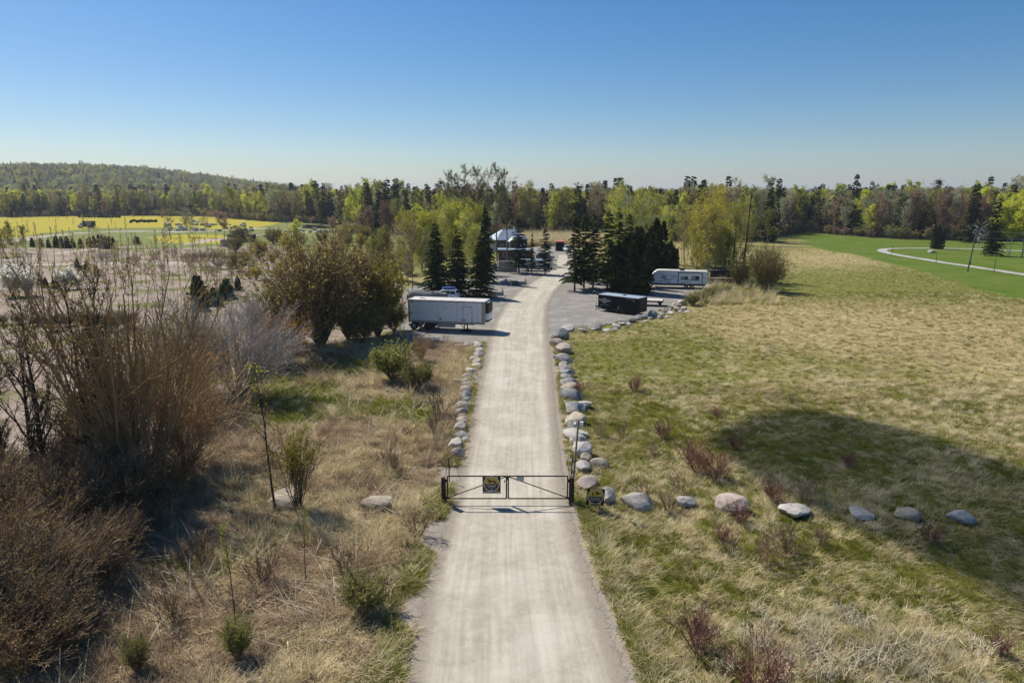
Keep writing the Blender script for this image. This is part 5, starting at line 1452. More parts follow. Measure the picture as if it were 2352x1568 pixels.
# ================================================================ CAMPER
def camper():
    pc = spot(1582, 663); ang = R(-11); L, Wd, z0, z1 = 9.9, 2.45, .62, 3.12
    ox = -6.75
    root = empty('travel_trailer', (pc[0] + ox * math.cos(ang), pc[1] + ox * math.sin(ang), .012), ang)
    tag(root, 'long white camper trailer with grey swooping stripes parked by the dark cedars', 'camper')
    prof = [(.35, z0), (.08, 1.1), (.0, 1.55), (.12, 2.1), (.5, 2.72), (1.05, 3.04), (1.5, z1), (L, z1 - .1), (L, 1.2), (L - .35, z0)]
    MB().prism(prof, 0, Wd).build('body', M_white, root, bevel=.04)
    MB().prism([(.9, 3.03), (1.5, z1 + .012), (L + .03, z1 - .088), (L + .03, z1 - .02), (1.5, z1 + .075), (.85, 3.07)], -.03, Wd + .03).build('roof', M_roofw, root)
    MB().prism([(.02, 1.6), (.14, 2.1), (.52, 2.70), (1.0, 3.0), (1.25, 3.0), (.75, 2.62), (.42, 2.1), (.3, 1.6)], -.012, -.003).build('nose_cap', M_teal, root)
    MB().box(.4, L - .32, -.02, -.003, z0 - .06, z0 + .24).build('skirt', M_teal, root)
    so = MB().box(4.85, 8.95, -.12, -.002, z0 + .30, z1 - .34).build('slide_out', M_white, root)
    fr = MB()
    for a in ((4.78, 4.90, z0 + .245, z1 - .25), (8.90, 9.02, z0 + .245, z1 - .25), (4.9, 8.9, z1 - .35, z1 - .25)): fr.box(a[0], a[1], -.135, -.121, a[2], a[3])
    fr.build('slide_frame', M_teal, so)
    def window(x0, x1, za, zb, par, yy, two=True):
        w_ = MB().box(x0 - .07, x1 + .07, yy - .03, yy - .002, za - .07, zb + .07).build('window', M_teal, par)
        if two:
            xm = (x0 + x1) / 2
            MB().box(x0, xm - .02, yy - .04, yy - .032, za, zb).build('pane', M_bluegl, w_)
            MB().box(xm + .02, x1, yy - .04, yy - .032, za, zb).build('pane', M_glass, w_)
        else: MB().box(x0, x1, yy - .04, yy - .032, za, zb).build('pane', M_bluegl, w_)
    window(1.95, 2.65, 1.75, 2.2, root, 0, False)
    window(5.35, 6.45, 1.68, 2.12, so, -.12); window(7.2, 8.4, 1.66, 2.22, so, -.12)
    def swoosh(pts, w0, w1, mat, par, yy):
        up = []; dn = []
        for i, (x_, z_) in enumerate(pts):
            t_ = i / (len(pts) - 1); w_ = (w0 + (w1 - w0) * t_) * math.sin(math.pi * min(.97, .08 + t_ * .9)) ** .5
            up.append((x_, z_ + w_ / 2)); dn.append((x_, z_ - w_ / 2))
        o = flat_poly('decal_stripe', up + dn[::-1], mat, par); o.location = (0, yy, 0)
    swoosh([(.9, 2.35), (1.5, 2.55), (2.3, 2.62), (3.0, 2.62)], .08, .03, M_teal, root, -.004)
    swoosh([(2.8, 2.2), (3.6, 2.26), (4.3, 2.22), (4.65, 2.0)], .05, .14, M_teal, root, -.004)
    swoosh([(2.4, 1.5), (3.2, 1.55), (4.0, 1.72), (4.6, 1.95)], .25, .05, M_stripe, root, -.004)
    swoosh([(1.2, 1.28), (2.0, 1.30), (2.8, 1.40)], .03, .10, M_teal, root, -.004)
    swoosh([(5.4, .98), (5.9, 1.12), (6.5, 1.25), (7.0, 1.28)], .16, .04, M_teal, so, -.124)
    swoosh([(5.0, 1.55), (6.2, 1.62), (7.4, 1.6), (8.7, 1.35)], .14, .22, M_stripe, so, -.124)
    swoosh([(9.1, 2.0), (9.35, 2.0), (9.6, 1.9), (9.7, 1.7)], .06, .12, M_teal, root, -.004)
    flat_poly('tree_logo', [(3.0, 1.0), (3.35, 1.0), (3.28, 1.14), (3.2, 1.26), (3.1, 1.26), (3.04, 1.12)], M_teal, root).location = (0, -.004, 0)
    MB().box(4.4, 4.48, -.012, -.003, 1.0, 1.1).build('service_hatch', M_teal, root)
    MB().box(5.0, 5.9, .7, 1.4, z1 + .04, z1 + .32).build('air_conditioner', M_black, root, bevel=.1)
    for x_, y_ in ((3.1, 1.2), (9.6, 1.1), (4.0, .8)): MB().box(x_, x_ + .34, y_, y_ + .34, z1 - .02, z1 + .14).build('roof_vent', M_white, root, bevel=.03)
    for xw in (6.3, 7.25): wheel(root, xw, .06, .36, .36, .22); wheel(root, xw, Wd - .06, .36, .36, .22, M_rim, 1)
    MB().box(.5, L - .5, .5, .62, .45, .56).box(.5, L - .5, Wd - .62, Wd - .5, .45, .56).bar((.5, .6, .5), (-1.1, Wd / 2, .5), .1, .1).bar((.5, Wd - .6, .5), (-1.1, Wd / 2, .5), .1, .1).tube((-.9, Wd / 2, .0), (-.9, Wd / 2, .7), .05).build('chassis', M_dark, root)
    for x_ in (1.0, 9.3):
        for y_ in (.5, Wd - .5): MB().bar((x_, y_, .0), (x_, y_, .6), .08, .08).build('stabilizer_leg', M_dark, root)
camper()

# ================================================================ CARS
def car(name, u, v, rz, paint, label, kind='suv', scale=1.0, roofpack=None, xy=None):
    x, y = xy or spot(u, v)
    root = empty(name, (x, y, tz(x, y) + .07), rz, scale); tag(root, label, 'car' if kind != 'pickup' else 'pickup')
    Wd = 1.86
    if kind == 'suv':
        low = [(-2.32, .42), (-2.36, .85), (-2.25, 1.02), (2.0, 1.04), (2.3, .95), (2.36, .6), (2.25, .36), (-2.2, .32)]
        cab = [(-2.22, 1.02), (-2.0, 1.62), (-1.6, 1.72), (.15, 1.70), (.55, 1.58), (1.15, 1.03)]
        hood = None
        wins = [[(-2.02, 1.1), (-1.86, 1.54), (-1.15, 1.6), (-1.15, 1.1)], [(-1.08, 1.1), (-1.08, 1.6), (-.15, 1.6), (-.15, 1.1)], [(-.08, 1.1), (-.08, 1.6), (.2, 1.58), (.46, 1.48), (.86, 1.1)]]
    elif kind == 'pickup':
        low = [(-2.7, .5), (-2.72, 1.1), (-.55, 1.12), (-.55, 1.06), (1.7, 1.08), (2.5, 1.0), (2.55, .6), (2.4, .42), (-2.6, .42)]
        cab = [(-.55, 1.06), (-.5, 1.72), (-.2, 1.82), (.7, 1.8), (1.35, 1.08)]
        wins = [[(-.42, 1.14), (-.38, 1.66), (.3, 1.7), (.3, 1.14)], [(.38, 1.14), (.38, 1.7), (.68, 1.68), (1.1, 1.14)]]
    MB().prism(low, -Wd / 2, Wd / 2).build('body', paint, root, bevel=.06)
    # tapered cabin
    n = len(cab); b = MB(); vs = []
    for sgn in (-1, 1):
        for (cx, cz) in cab: vs.append((cx, sgn * (Wd / 2 - .03 - max(0, cz - 1.05) * .28), cz))
    b.add(vs, [tuple(range(n)), tuple(range(2 * n - 1, n - 1, -1))] + [(i, i + n, (i + 1) % n + n, (i + 1) % n) for i in range(n)])
    cb = b.build('cabin', paint, root, bevel=.03)
    for sgn in (-1, 1):
        for wv in wins:
            vs = [(cx, sgn * (Wd / 2 - .03 - (cz - 1.05) * .28 + e), cz) for e in (.004, .016) for cx, cz in wv]; k = len(wv)
            MB().add(vs, [tuple(range(k)), tuple(range(2 * k - 1, k - 1, -1))] + [(i, i + k, (i + 1) % k + k, (i + 1) % k) for i in range(k)]).build('side_window', M_glass, cb)
    def screen(nm, a, c, hw):
        d = Vector((c[1] - a[1], 0, -(c[0] - a[0]))).normalized() * .012
        if d.x * (1 if a[0] > 0 else -1) < 0: d = -d
        vs = [(a[0], -hw, a[1]), (a[0], hw, a[1]), (c[0], hw - .1, c[1]), (c[0], -hw + .1, c[1])]
        vs = vs + [(p[0] + d.x, p[1], p[2] + d.z) for p in vs]
        MB().add(vs, [(0, 1, 2, 3), (7, 6, 5, 4), (0, 1, 5, 4), (1, 2, 6, 5), (2, 3, 7, 6), (3, 0, 4, 7)]).build(nm, M_glass, cb)
    f0, f1 = cab[-1], cab[-2]; screen('windscreen', (f0[0] - .03, f0[1] + .04), (f1[0] + .02, f1[1]), Wd / 2 - .14)
    r0, r1 = cab[0], cab[1]; screen('rear_window', (r0[0] + .06, r0[1] + .16), (r1[0] + .0, r1[1] - .03), Wd / 2 - .2)
    xs = (1.42, -1.42) if kind == 'suv' else (1.6, -1.65)
    for xw in xs:
        wheel(root, xw, -Wd / 2 + .08, .36, .36, .22); wheel(root, xw, Wd / 2 - .08, .36, .36, .22, M_rim, 1)
    fx = 2.3 if kind == 'suv' else 2.5
    for sgn in (-1, 1):
        MB().box(fx - .12, fx + .06, sgn * .62 - .2, sgn * .62 + .2, .76, .92).build('headlight', M_signwht, root)
        MB().box((-2.37 if kind == 'suv' else -2.74), (-2.27 if kind == 'suv' else -2.64), sgn * .78 - .1, sgn * .78 + .1, .8, 1.0).build('tail_light', M_orange, root)
    if kind == 'suv':
        for sgn in (-1, 1): MB().bar((-1.7, sgn * .62, 1.77), (.1, sgn * .62, 1.75), .05, .05).build('roof_rail', M_dark, cb)
    return root
s = car('white_suv', 1021, 690, math.pi - R(8), M_white, 'white car with a blue bundle on its roof parked behind the box trailer')
sx, sy = s.location.x, s.location.y
def lump(name, x, y, z, sx_, sy_, sz_, mat, label, cat, seed, rz=0.0, amp=.16):
    g = np.random.default_rng(seed); bm = bmesh.new(); bmesh.ops.create_icosphere(bm, subdivisions=4, radius=1.0)
    co = np.array([v.co[:] for v in bm.verts]); w = g.normal(0, 1, (7, 3)) * 3.2; ph = g.uniform(0, 6, 7)
    co = np.sign(co) * np.abs(co) ** .72
    co = co * (1 + amp * .4 * np.sin(co @ w.T + ph).sum(1))[:, None]; co[:, 2] = np.maximum(co[:, 2], -.55)
    for v, c in zip(bm.verts, co): v.co = (c[0] * sx_, c[1] * sy_, (c[2] + .55) * sz_)
    me = bpy.data.meshes.new(name); bm.to_mesh(me); bm.free()
    for p in me.polygons: p.use_smooth = True
    return tag(link(name, me, mat, None, (x, y, z), (0, 0, rz)), label, cat)
lump('roof_bundle', sx + .7, sy + .05, s.location.z + 1.78, .95, .55, .22, M_blue, 'blue tarped bundle strapped to the roof of the white car', 'bundle', 3, R(-8))
def tarped():
    x, y = spot(982, 704)
    root = empty('tarped_boat', (x, y + 1.4, .012), R(-4)); tag(root, 'boat on a trailer under a sagging grey and black tarp behind the box trailer', 'boat')
    n = 22; V = []; F = []; g = np.random.default_rng(5)
    for i in range(n):
        t_ = i / (n - 1); xx = -2.9 + 5.8 * t_; half = 1.15 * (1 - max(0, t_ - .55) ** 2 * 2.6); top = 2.35 - .35 * t_ + .10 * math.sin(t_ * 11)
        for j in range(9):
            a = math.pi * j / 8; V.append((xx, -math.cos(a) * half, .75 + (top - .75) * math.sin(a) ** .7 + g.normal(0, .03)))
    for i in range(n - 1):
        for j in range(8): F.append((i * 9 + j, i * 9 + j + 1, (i + 1) * 9 + j + 1, (i + 1) * 9 + j))
    F += [tuple(range(9)), tuple(range((n - 1) * 9, n * 9))[::-1]]
    b = MB(); b.add(V, F); b.build('tarp', M_tarp, root, True)
    MB().prism([(-2.8, .55), (-2.8, .95), (2.9, 1.05), (2.6, .7), (1.8, .5)], -.9, .9).build('hull', M_black, root, bevel=.1)
    MB().box(-2.4, 3.4, -.05, .05, .35, .45).box(-1.2, -1.0, -.9, .9, .35, .45).build('chassis', M_dark, root)
    for sg in (-1, 1): wheel(root, -1.1, sg * .98, .33, .33, .2, M_dark, sg)
    MB().box(-3.3, -2.85, -.25, .25, .8, 1.7).build('outboard_motor', M_black, root, bevel=.08)
tarped()
car('silver_suv', 1252, 597, R(8), M_grey, 'silver car parked behind the bluish spruce near the house')
car('white_pickup', 1378, 654, R(150), M_white, 'white pickup half hidden behind the tall conifer clump', 'pickup')
car('white_suv', 1404, 628, R(10), M_white, 'white car parked beyond the pickup behind the conifer clump')
car('white_pickup', 448, 512, math.pi, M_white, 'small white pickup far off at the edge of the wood', 'pickup')

# white cargo trailer by the spruces
def white_cargo():
    x, y = spot(1194, 622.5); root = empty('cargo_trailer', (x, y, .012), R(-4)); L = 5.1
    tag(root, 'white enclosed cargo trailer behind the blue-green spruce', 'trailer')
    MB().prism([(0, .45), (0, 2.4), (L, 2.4), (L + .5, 1.7), (L + .5, .9), (L, .45)], 0, 2.2).build('body', M_white, root, bevel=.05)
    MB().box(.03, L - .1, .03, 2.17, 2.402, 2.46).build('roof', M_ltblue, root)
    MB().box(3.0, 3.45, -.02, -.003, 1.3, 1.9).build('side_window', M_glass, root)
    MB().box(.7, .85, -.02, -.003, .8, .95).build('fuel_flap', M_black, root)
    MB().box(1.2, 2.2, -.10, -.004, .68, .75).build('fender', M_dark, root)
    wheel(root, 1.7, -.02, .35, .35, .2); wheel(root, 1.7, 2.22, .35, .35, .2, M_rim, 1)
    MB().bar((L + .4, .6, .5), (L + 1.5, 1.1, .5), .08, .08).bar((L + .4, 1.6, .5), (L + 1.5, 1.1, .5), .08, .08).tube((L + 1.3, 1.1, 0), (L + 1.3, 1.1, .8), .04).build('hitch_frame', M_dark, root)
white_cargo()

# stacked concrete blocks
cb = MB().box(-.49, .49, -.38, .38, 0, .72); blk = None
x0, y0 = spot(1150, 623.5)
for r_ in range(3):
    for c_ in range(4):
        if r_ == 2 and c_ == 3: continue
        if blk is None:
            b = MB(); b.box(-.49, .49, -.40, .40, 0, .73); blk = b.build('concrete_block', M_conc2, None, bevel=.05); o = blk
            ky = MB().box(-.2, .2, -.1, .1, .731, .80).build('locking_key', M_conc2, o)
        else: o = copy_tree(blk)
        o.location = (x0 + c_ * 1.02 + rnd.uniform(-.02, .02), y0 + rnd.uniform(-.02, .02), .012 + r_ * .805); o.rotation_euler = (0, 0, R(rnd.uniform(-1.5, 1.5)))
        tag(o, ('bottom', 'middle', 'top')[r_] + '-course grey concrete block in the stack beside the blue-green spruce', 'concrete block', ('bottom', 'middle', 'top')[r_] + ' course blocks of the stack')
b = MB(); b.box(-.75, .75, -.38, .38, 0, .62); x, y = spot(1136, 624)
o = b.build('concrete_block', M_conc, None, bevel=.05, loc=(x, y, .012)); tag(o, 'single pale concrete block left of the block stack', 'concrete block')

# barrier blocks and cones
def barrier(u0, u1, v, label, cone_label, ln):
    x1, y1 = spot(u1, v); b = MB()
    b.prism([(-ln, 0), (0, 0), (0, .58), (-.04, .64), (-ln + .04, .64), (-ln, .58)], -.32, .32)
    o = b.build('concrete_barrier', M_conc, None, bevel=.03, loc=(x1, y1, .012)); tag(o, label, 'barrier')
    MB().box(-ln * .55, -ln * .45, -.328, -.321, .25, .38).build('lifting_slot', M_dark, o)
    c = empty('traffic_cone', (x1 - .22, y1, .655)); tag(c, cone_label, 'traffic cone')
    MB().box(-.17, .17, -.17, .17, 0, .03).build('base', M_orange, c)
    MB().tube((0, 0, .03), (0, 0, .30), .13, .085, 14).build('body', M_orange, c)
    MB().tube((0, 0, .301), (0, 0, .42), .084, .06, 14).build('collar', M_conew if False else M_orange, c)
    MB().tube((0, 0, .421), (0, 0, .68), .059, .02, 14).build('tip', M_orange, c)
barrier(1120, 1157, 678, 'pale concrete barrier at the foot of the sunlit-coloured spruce', 'orange cone on the barrier beside the sunlit-coloured spruce', 2.6)
barrier(1189, 1210, 653, 'pale concrete barrier beside the ribbed rubber mats', 'orange cone on the barrier beside the ribbed mats', 1.75)
x, y = spot(1183, 654)
root = empty('rubber_mats', (x, y, .012), R(8)); tag(root, 'slumped stack of ribbed grey mats against the concrete barrier', 'mats')
for k in range(7):
    MB().bar((-.55 + k * .15, -.1, .02), (-.40 + k * .15, .15, .62), .10, .8).build('mat', M_conc2 if k % 2 else M_rubber, root)

# ================================================================ HOUSE AND OUTBUILDINGS
def house():
    x, y = spot(1166, 581); root = empty('house', (x, y + 6, 0), R(20)); tag(root, 'house with a pale metal hip roof behind the spruces', 'house')
    wx, wy, ze, zr = 4.6, 4.0, 3.6, 6.4
    MB().box(-wx, wx, -wy, wy, 0, ze).build('wall', M_siding, root)
    e = .5
    b = MB(); v = [(-wx - e, -wy - e, ze), (wx + e, -wy - e, ze), (wx + e, wy + e, ze), (-wx - e, wy + e, ze), (-1.6, 0, zr), (1.6, 0, zr)]
    v2 = [(p[0], p[1], p[2] + .14) for p in v]
    b.add(v + v2, [(0, 1, 2, 3), (6, 7, 11, 10), (7, 8, 11), (8, 9, 10, 11), (9, 6, 10), (0, 1, 7, 6), (1, 2, 8, 7), (2, 3, 9, 8), (3, 0, 6, 9)]); rf = b.build('roof', M_metalroof, root)
    MB().bar((-1.6, 0, zr + .18), (1.6, 0, zr + .18), .2, .1).build('ridge_cap', M_roofw, rf)
    pr = MB(); pr.prism([(-1.9, 3.2), (0, 4.3), (1.9, 3.2), (1.9, 3.32), (0, 4.45), (-1.9, 3.32)], -wy - 2.6, -wy + .6); pr.build('porch_roof', M_roofw, root)
    for sx_ in (-1.7, 1.7): MB().bar((sx_, -wy - 2.4, 0), (sx_, -wy - 2.4, 3.2), .16, .16).build('porch_post', M_signwht, root)
    for cx in (-3.2, 3.2):
        w_ = MB().box(cx - .6, cx + .6, -wy - .05, -wy - .002, 1.2, 2.4).build('window', M_signwht, root); MB().box(cx - .5, cx + .5, -wy - .07, -wy - .052, 1.3, 2.3).build('pane', M_glass, w_)
    d = MB().box(-.5, .5, -wy - .06, -wy - .002, .05, 2.1).build('door', M_brown, root); MB().box(.32, .4, -wy - .1, -wy - .062, 1.0, 1.08).build('handle', M_grey, d)
    MB().box(2.4, 3.1, 1.0, 1.7, 5.0, 7.0).build('chimney', M_conc2, rf)
house()
def brown_shed():
    x, y = spot(1182, 599); root = empty('shed', (x, y + 2.6, 0), R(2)); tag(root, 'low brown wooden shed with a thin pale roof edge behind the block stack', 'shed')
    MB().box(-4.2, 4.4, -2.2, 2.2, 0, 2.6).build('wall', M_brown, root)
    MB().prism([(-4.6, 2.602), (4.8, 2.602), (4.8, 2.78), (-4.6, 2.9)], -2.6, 2.5).build('roof', M_metalroof, root)
    for cx in (-2.6, 1.8):
        w_ = MB().box(cx - .5, cx + .5, -2.25, -2.202, 1.1, 2.0).build('window', M_signwht, root); MB().box(cx - .42, cx + .42, -2.27, -2.252, 1.18, 1.92).build('pane', M_glass, w_)
    MB().box(-.6, .5, -2.25, -2.202, 0, 2.05).build('door', M_woodd, root)
brown_shed()
def container():
    x, y = spot(1285.5, 576.5); root = empty('shipping_container', (x, y, 0.0), R(-6)); tag(root, 'dark open-ended shipping container with a red top at the end of the driveway', 'container')
    w_ = 1.25; L = 6.0
    for nm, a in (('side_wall', (-w_, -w_ + .06, 0, L, .12, 2.6)), ('side_wall', (w_ - .06, w_, 0, L, .12, 2.6)), ('back_wall', (-w_ + .06, w_ - .06, L - .06, L, .12, 2.6)), ('floor', (-w_ + .06, w_ - .06, 0, L - .06, .12, .24))):
        MB().box(*a).build(nm, M_navy, root)
    MB().box(-w_ - .04, w_ + .04, -.08, L + .04, 2.602, 2.82).build('top', M_redtop, root)
    MB().box(-w_ - .05, -w_ + .12, -.07, -.002, 0, 2.6).build('door_post', M_grey, root)
    MB().box(w_ - .12, w_ + .05, -.07, -.002, 0, 2.6).build('door_post', M_navy, root)
container()
car('white_pickup', 1302, 577.5, R(-80), M_white, 'white pickup parked against the dark container', 'pickup', .95)
def far_shed():
    x, y = spot(522, 565); root = empty('metal_shed', (x, y + 1.7, tz(x, y)), R(12)); tag(root, 'small grey metal shed with a pale roof in the nursery', 'shed')
    MB().box(-2.4, 2.4, -1.7, 1.7, 0, 2.0).build('wall', M_grey, root)
    MB().prism([(-2.6, 1.98), (0, 2.62), (2.6, 1.98), (2.6, 2.06), (0, 2.7), (-2.6, 2.06)], -1.9, 1.9).build('roof', M_roofw, root)
    for k in range(9): MB().box(-2.3 + k * .55, -2.25 + k * .55, -1.73, -1.703, .02, 1.9).build('rib', M_conc2, root)
    MB().box(.5, 1.6, -1.75, -1.704, 0, 1.85).build('door', M_conc2, root)
far_shed()
def dark_shelter():
    x, y = spot(548, 556); root = empty('shelter', (x, y + 2, tz(x, y)), R(5)); tag(root, 'dark open-fronted shelter behind the grey metal shed', 'shelter')
    for a in ((-5, -4.85), (-.1, .05), (4.85, 5)):
        MB().box(a[0], a[1], -1.9, -1.75, 0, 2.6).build('post', M_woodd, root)
    MB().box(-5, 5, 1.75, 1.9, 0, 2.8).build('back_wall', M_siding, root)
    MB().prism([(-5.3, 2.6), (5.3, 2.6), (5.3, 2.75), (-5.3, 2.75)], -2.3, 2.2).build('roof', M_siding, root)
    for k in range(5): MB().box(-4.2 + k * 1.9, -3.1 + k * 1.9, -.9, .6, 0, 1.1 + .2 * (k % 3)).build('stored_bin', (M_conc2, M_woodd)[k % 2], root, bevel=.04)
dark_shelter()
def dump_truck():
    x, y = spot(199, 523.5); root = empty('dump_truck', (x, y, tz(x, y) + .05), R(4)); tag(root, 'dump truck with white cab and dark high-sided box on the field track', 'truck')
    MB().prism([(-4.0, .75), (-4.05, 1.35), (-2.9, 1.65), (-2.55, 2.6), (-1.5, 2.65), (-1.4, .75)], -1.15, 1.15).build('cab', M_white, root, bevel=.06)
    MB().prism([(-2.88, 1.7), (-2.58, 2.5), (-2.52, 2.5), (-2.82, 1.7)], -1.0, 1.0).build('windscreen', M_glass, root)
    for sg in (-1, 1): MB().box(-2.4, -1.65, sg * 1.155 - .01, sg * 1.155 + .01, 1.75, 2.45).build('side_window', M_glass, root)
    bx = MB().box(-1.15, 4.0, -1.25, 1.25, 1.1, 3.5).build('dump_box', M_green, root, bevel=.03)
    for k in range(7): MB().box(-1.0 + k * .8, -.9 + k * .8, -1.31, -1.252, 1.1, 3.45).build('stake', M_green, bx)
    b = MB()
    for k in range(7): b.box(.3 + k * .45, .3 + k * .45 + .33, -1.33, -1.315, 2.4, 2.9)
    for k in range(5): b.box(.9 + k * .45, .9 + k * .45 + .33, -1.33, -1.315, 1.6, 2.0)
    b.build('lettering_band', M_signwht, bx)
    MB().box(-3.6, 3.9, -.5, .5, .6, 1.05).build('chassis', M_dark, root)
    for xw in (-2.9, 1.9, 3.0):
        for sg in (-1, 1): wheel(root, xw, sg * 1.05, .5, .5, .3, M_rim, sg)
dump_truck()

# stone pallets, planter tubs, log heap
pal = None
for k in range(44):
    u = rnd.uniform(380, 585); v = rnd.choice((517, 521, 525, 530)) + rnd.uniform(-1, 1)
    x, y = spot(u, v)
    if pal is None:
        pal = empty('stone_pallet', (0, 0, 0)); MB().box(-.6, .6, -.6, .6, 0, .14).build('pallet', M_wood, pal)
        MB().box(-.58, .58, -.58, .58, .142, .85).build('stone', M_conc, pal, bevel=.08); MB().box(-.6, .6, -.6, .6, .852, .95).build('wrap', M_signwht, pal, bevel=.03); o = pal
    else: o = copy_tree(pal)
    s_ = rnd.uniform(1.0, 1.7); o.location = (x, y, tz(x, y)); o.rotation_euler = (0, 0, rnd.uniform(0, 3)); o.scale = (s_, s_, s_ * rnd.uniform(.7, 1.1))
    tag(o, 'white-wrapped pallet of stone in the rows beside the field track', 'pallet', 'stone pallets beside the field track')
for k in range(16):
    u = rnd.uniform(640, 800); v = rnd.uniform(526, 536); x, y = spot(u, v); o = copy_tree(pal); s_ = rnd.uniform(1.0, 1.7)
    o.location = (x, y, tz(x, y)); o.rotation_euler = (0, 0, rnd.uniform(0, 3)); o.scale = (s_, s_, s_ * .8)
    tag(o, 'white-wrapped pallet of stone in front of the log heap', 'pallet', 'stone pallets before the log heap')
tub = None
for k in range(26):
    if k < 12: u, v = 300 + k * 5.2 + rnd.uniform(-1.5, 1.5), 510 + rnd.uniform(-1, 2)
    else: u, v = 183 + (k - 12) * 7, 500.5
    x, y = spot(u, v)
    if tub is None:
        tub = empty('planter_tub', (0, 0, 0)); MB().tube((0, 0, 0), (0, 0, .8), .55, .7, 12).build('tub', M_black, tub); MB().tube((0, 0, .802), (0, 0, 1.15), .6, .2, 9).build('shrub', lf_cedar_dark, tub); o = tub
    else: o = copy_tree(tub)
    o.location = (x, y, tz(x, y)); s_ = rnd.uniform(1.2, 1.7); o.scale = (s_,) * 3
    tag(o, 'dark planter tub standing on the yellow flowered field', 'planter', 'planter tubs on the yellow field')
lg = None
for k in range(30):
    if lg is None:
        lg = empty('log', (0, 0, 0)); MB().tube((-3, 0, 0), (3, 0, 0), .34, .27, 9).build('bark', bark_brown, lg); MB().tube((-3.02, 0, 0), (-3.001, 0, 0), .30, .30, 9).build('cut_end', M_tanpost, lg); o = lg
    else: o = copy_tree(lg)
    row = k % 12; tier = k // 12; x, y = spot(735, 524)
    o.location = (x + rnd.uniform(-1.5, 1.5) + (row - 6) * .9, y + (row % 3) * .7 + tier * .3, tz(x, y) + .34 + tier * .55); o.rotation_euler = (0, R(rnd.uniform(-4, 4)), R(rnd.uniform(-14, 14)))
    tag(o, 'dark log in the heap at the edge of the far wood', 'log', 'logs in the heap')

# stacked dark crates beside the camper
cr = None
def crate_parts():
    r_ = empty('wooden_crate', (0, 0, 0))
    for sx_ in (-.55, .55):
        for sy_ in (-.45, .45): MB().box(sx_ - .06, sx_ + .06, sy_ - .06, sy_ + .06, 0, 1.2).build('corner_post', M_woodd, r_)
    for k in range(4):
        MB().box(-.6, .6, -.54, -.512, .12 + k * .27, .33 + k * .27).build('side_slat', M_woodd, r_)
        MB().box(-.6, .6, .512, .54, .12 + k * .27, .33 + k * .27).build('side_slat', M_woodd, r_)
    MB().box(-.49, .49, -.5, .5, .08, .9).build('load', M_woodd, r_)
    MB().box(-.64, .64, -.58, .58, 1.202, 1.26).build('lid', M_wood, r_)
    return r_
for k in range(20):
    row = k // 5; c_ = k % 5
    x, y = spot(1640 + c_ * 14, 653 - row * 4)
    for tier in range(1 if row == 0 else 2):
        o = cr = crate_parts() if cr is None else copy_tree(cr)
        o.location = (x + rnd.uniform(-.1, .1), y + rnd.uniform(-.2, .2), tz(x, y) + .02 + tier * 1.265); o.rotation_euler = (0, 0, R(rnd.uniform(-10, 10)))
        tag(o, ('dark slatted wooden crate standing on the ground' if tier == 0 else 'dark slatted wooden crate resting on another crate') + ' behind the camper', 'crate', 'crates on the ground behind the camper' if tier == 0 else 'upper crates behind the camper')
x, y = spot(1614, 640); b = MB(); b.box(-.9, .9, -.04, .04, 0, 2.3); o = b.build('plywood_sheet', M_tanpost, None, loc=(x, y + 3, tz(x, y)), rot=(R(-6), 0, R(30))); tag(o, 'orange-brown plywood sheet leaning upright behind the camper', 'plywood')

# ================================================================ GATE
gl = spot(1020, 1156); gr_ = spot(1312.5, 1160)
GY = (gl[1] + gr_[1]) / 2
def post(x, label, h, r_=.13):
    root = empty('gate_post', (x, GY, tz(x, GY) - .05)); tag(root, label, 'post')
    MB().tube((0, 0, -.2), (0, 0, h), r_, r_ * .95, 12).build('shaft', M_rust, root)
    sg = 1 if x < 0 else -1
    for z_ in (.42, h - .18):
        MB().tube((sg * .12, -.02, z_ - .07), (sg * .12, -.02, z_ + .07), .07, n=10).build('hinge', M_rust, root)
    return root
post(gl[0], 'dark rusty steel gate post beside the tall green verge', 1.62)
post(gr_[0], 'dark rusty steel gate post next to the camera pole', 1.62, .15)
xm = (gl[0] + gr_[0]) / 2 - .02
def leaf(xa, xb, label, flip):
    root = empty('gate_leaf', (xa, GY, .03)); tag(root, label, 'gate')
    w_ = xb - xa; zb, zt = .32, 1.62
    for nm, a, c in (('top_rail', (0, 0, zt), (w_, 0, zt)), ('bottom_rail', (0, 0, zb), (w_, 0, zb)), ('end_stile', (0, 0, zb), (0, 0, zt)), ('end_stile', (w_, 0, zb), (w_, 0, zt))):
        MB().tube(a, c, .038, n=8).build(nm, M_rust, root)
    a, c = ((w_ if not flip else 0, 0, zt - .03), (0 if not flip else w_, 0, zb + .05))
    MB().tube(a, c, .028, n=8).build('brace', M_rust, root)
    return root
leaf(gl[0] + .22, xm - .04, 'dark steel swing gate leaf carrying the dog warning sign', False)
g2 = leaf(xm + .06, gr_[0] - .22, 'dark steel swing gate leaf next to the camera pole', True)
MB().box(.45, .85, -.06, -.042, 1.36, 1.60).build('notice_plate', M_grey, g2)
MB().box(-.10, .02, -.10, -.045, 1.42, 1.66).tube((-.04, -.07, 1.66), (-.04, -.07, 1.76), .015).build('latch', M_dark, g2)
MB().tube((-.2, -.05, 1.4), (-.2, -.05, 1.28), .03).build('padlock', M_dark, g2)

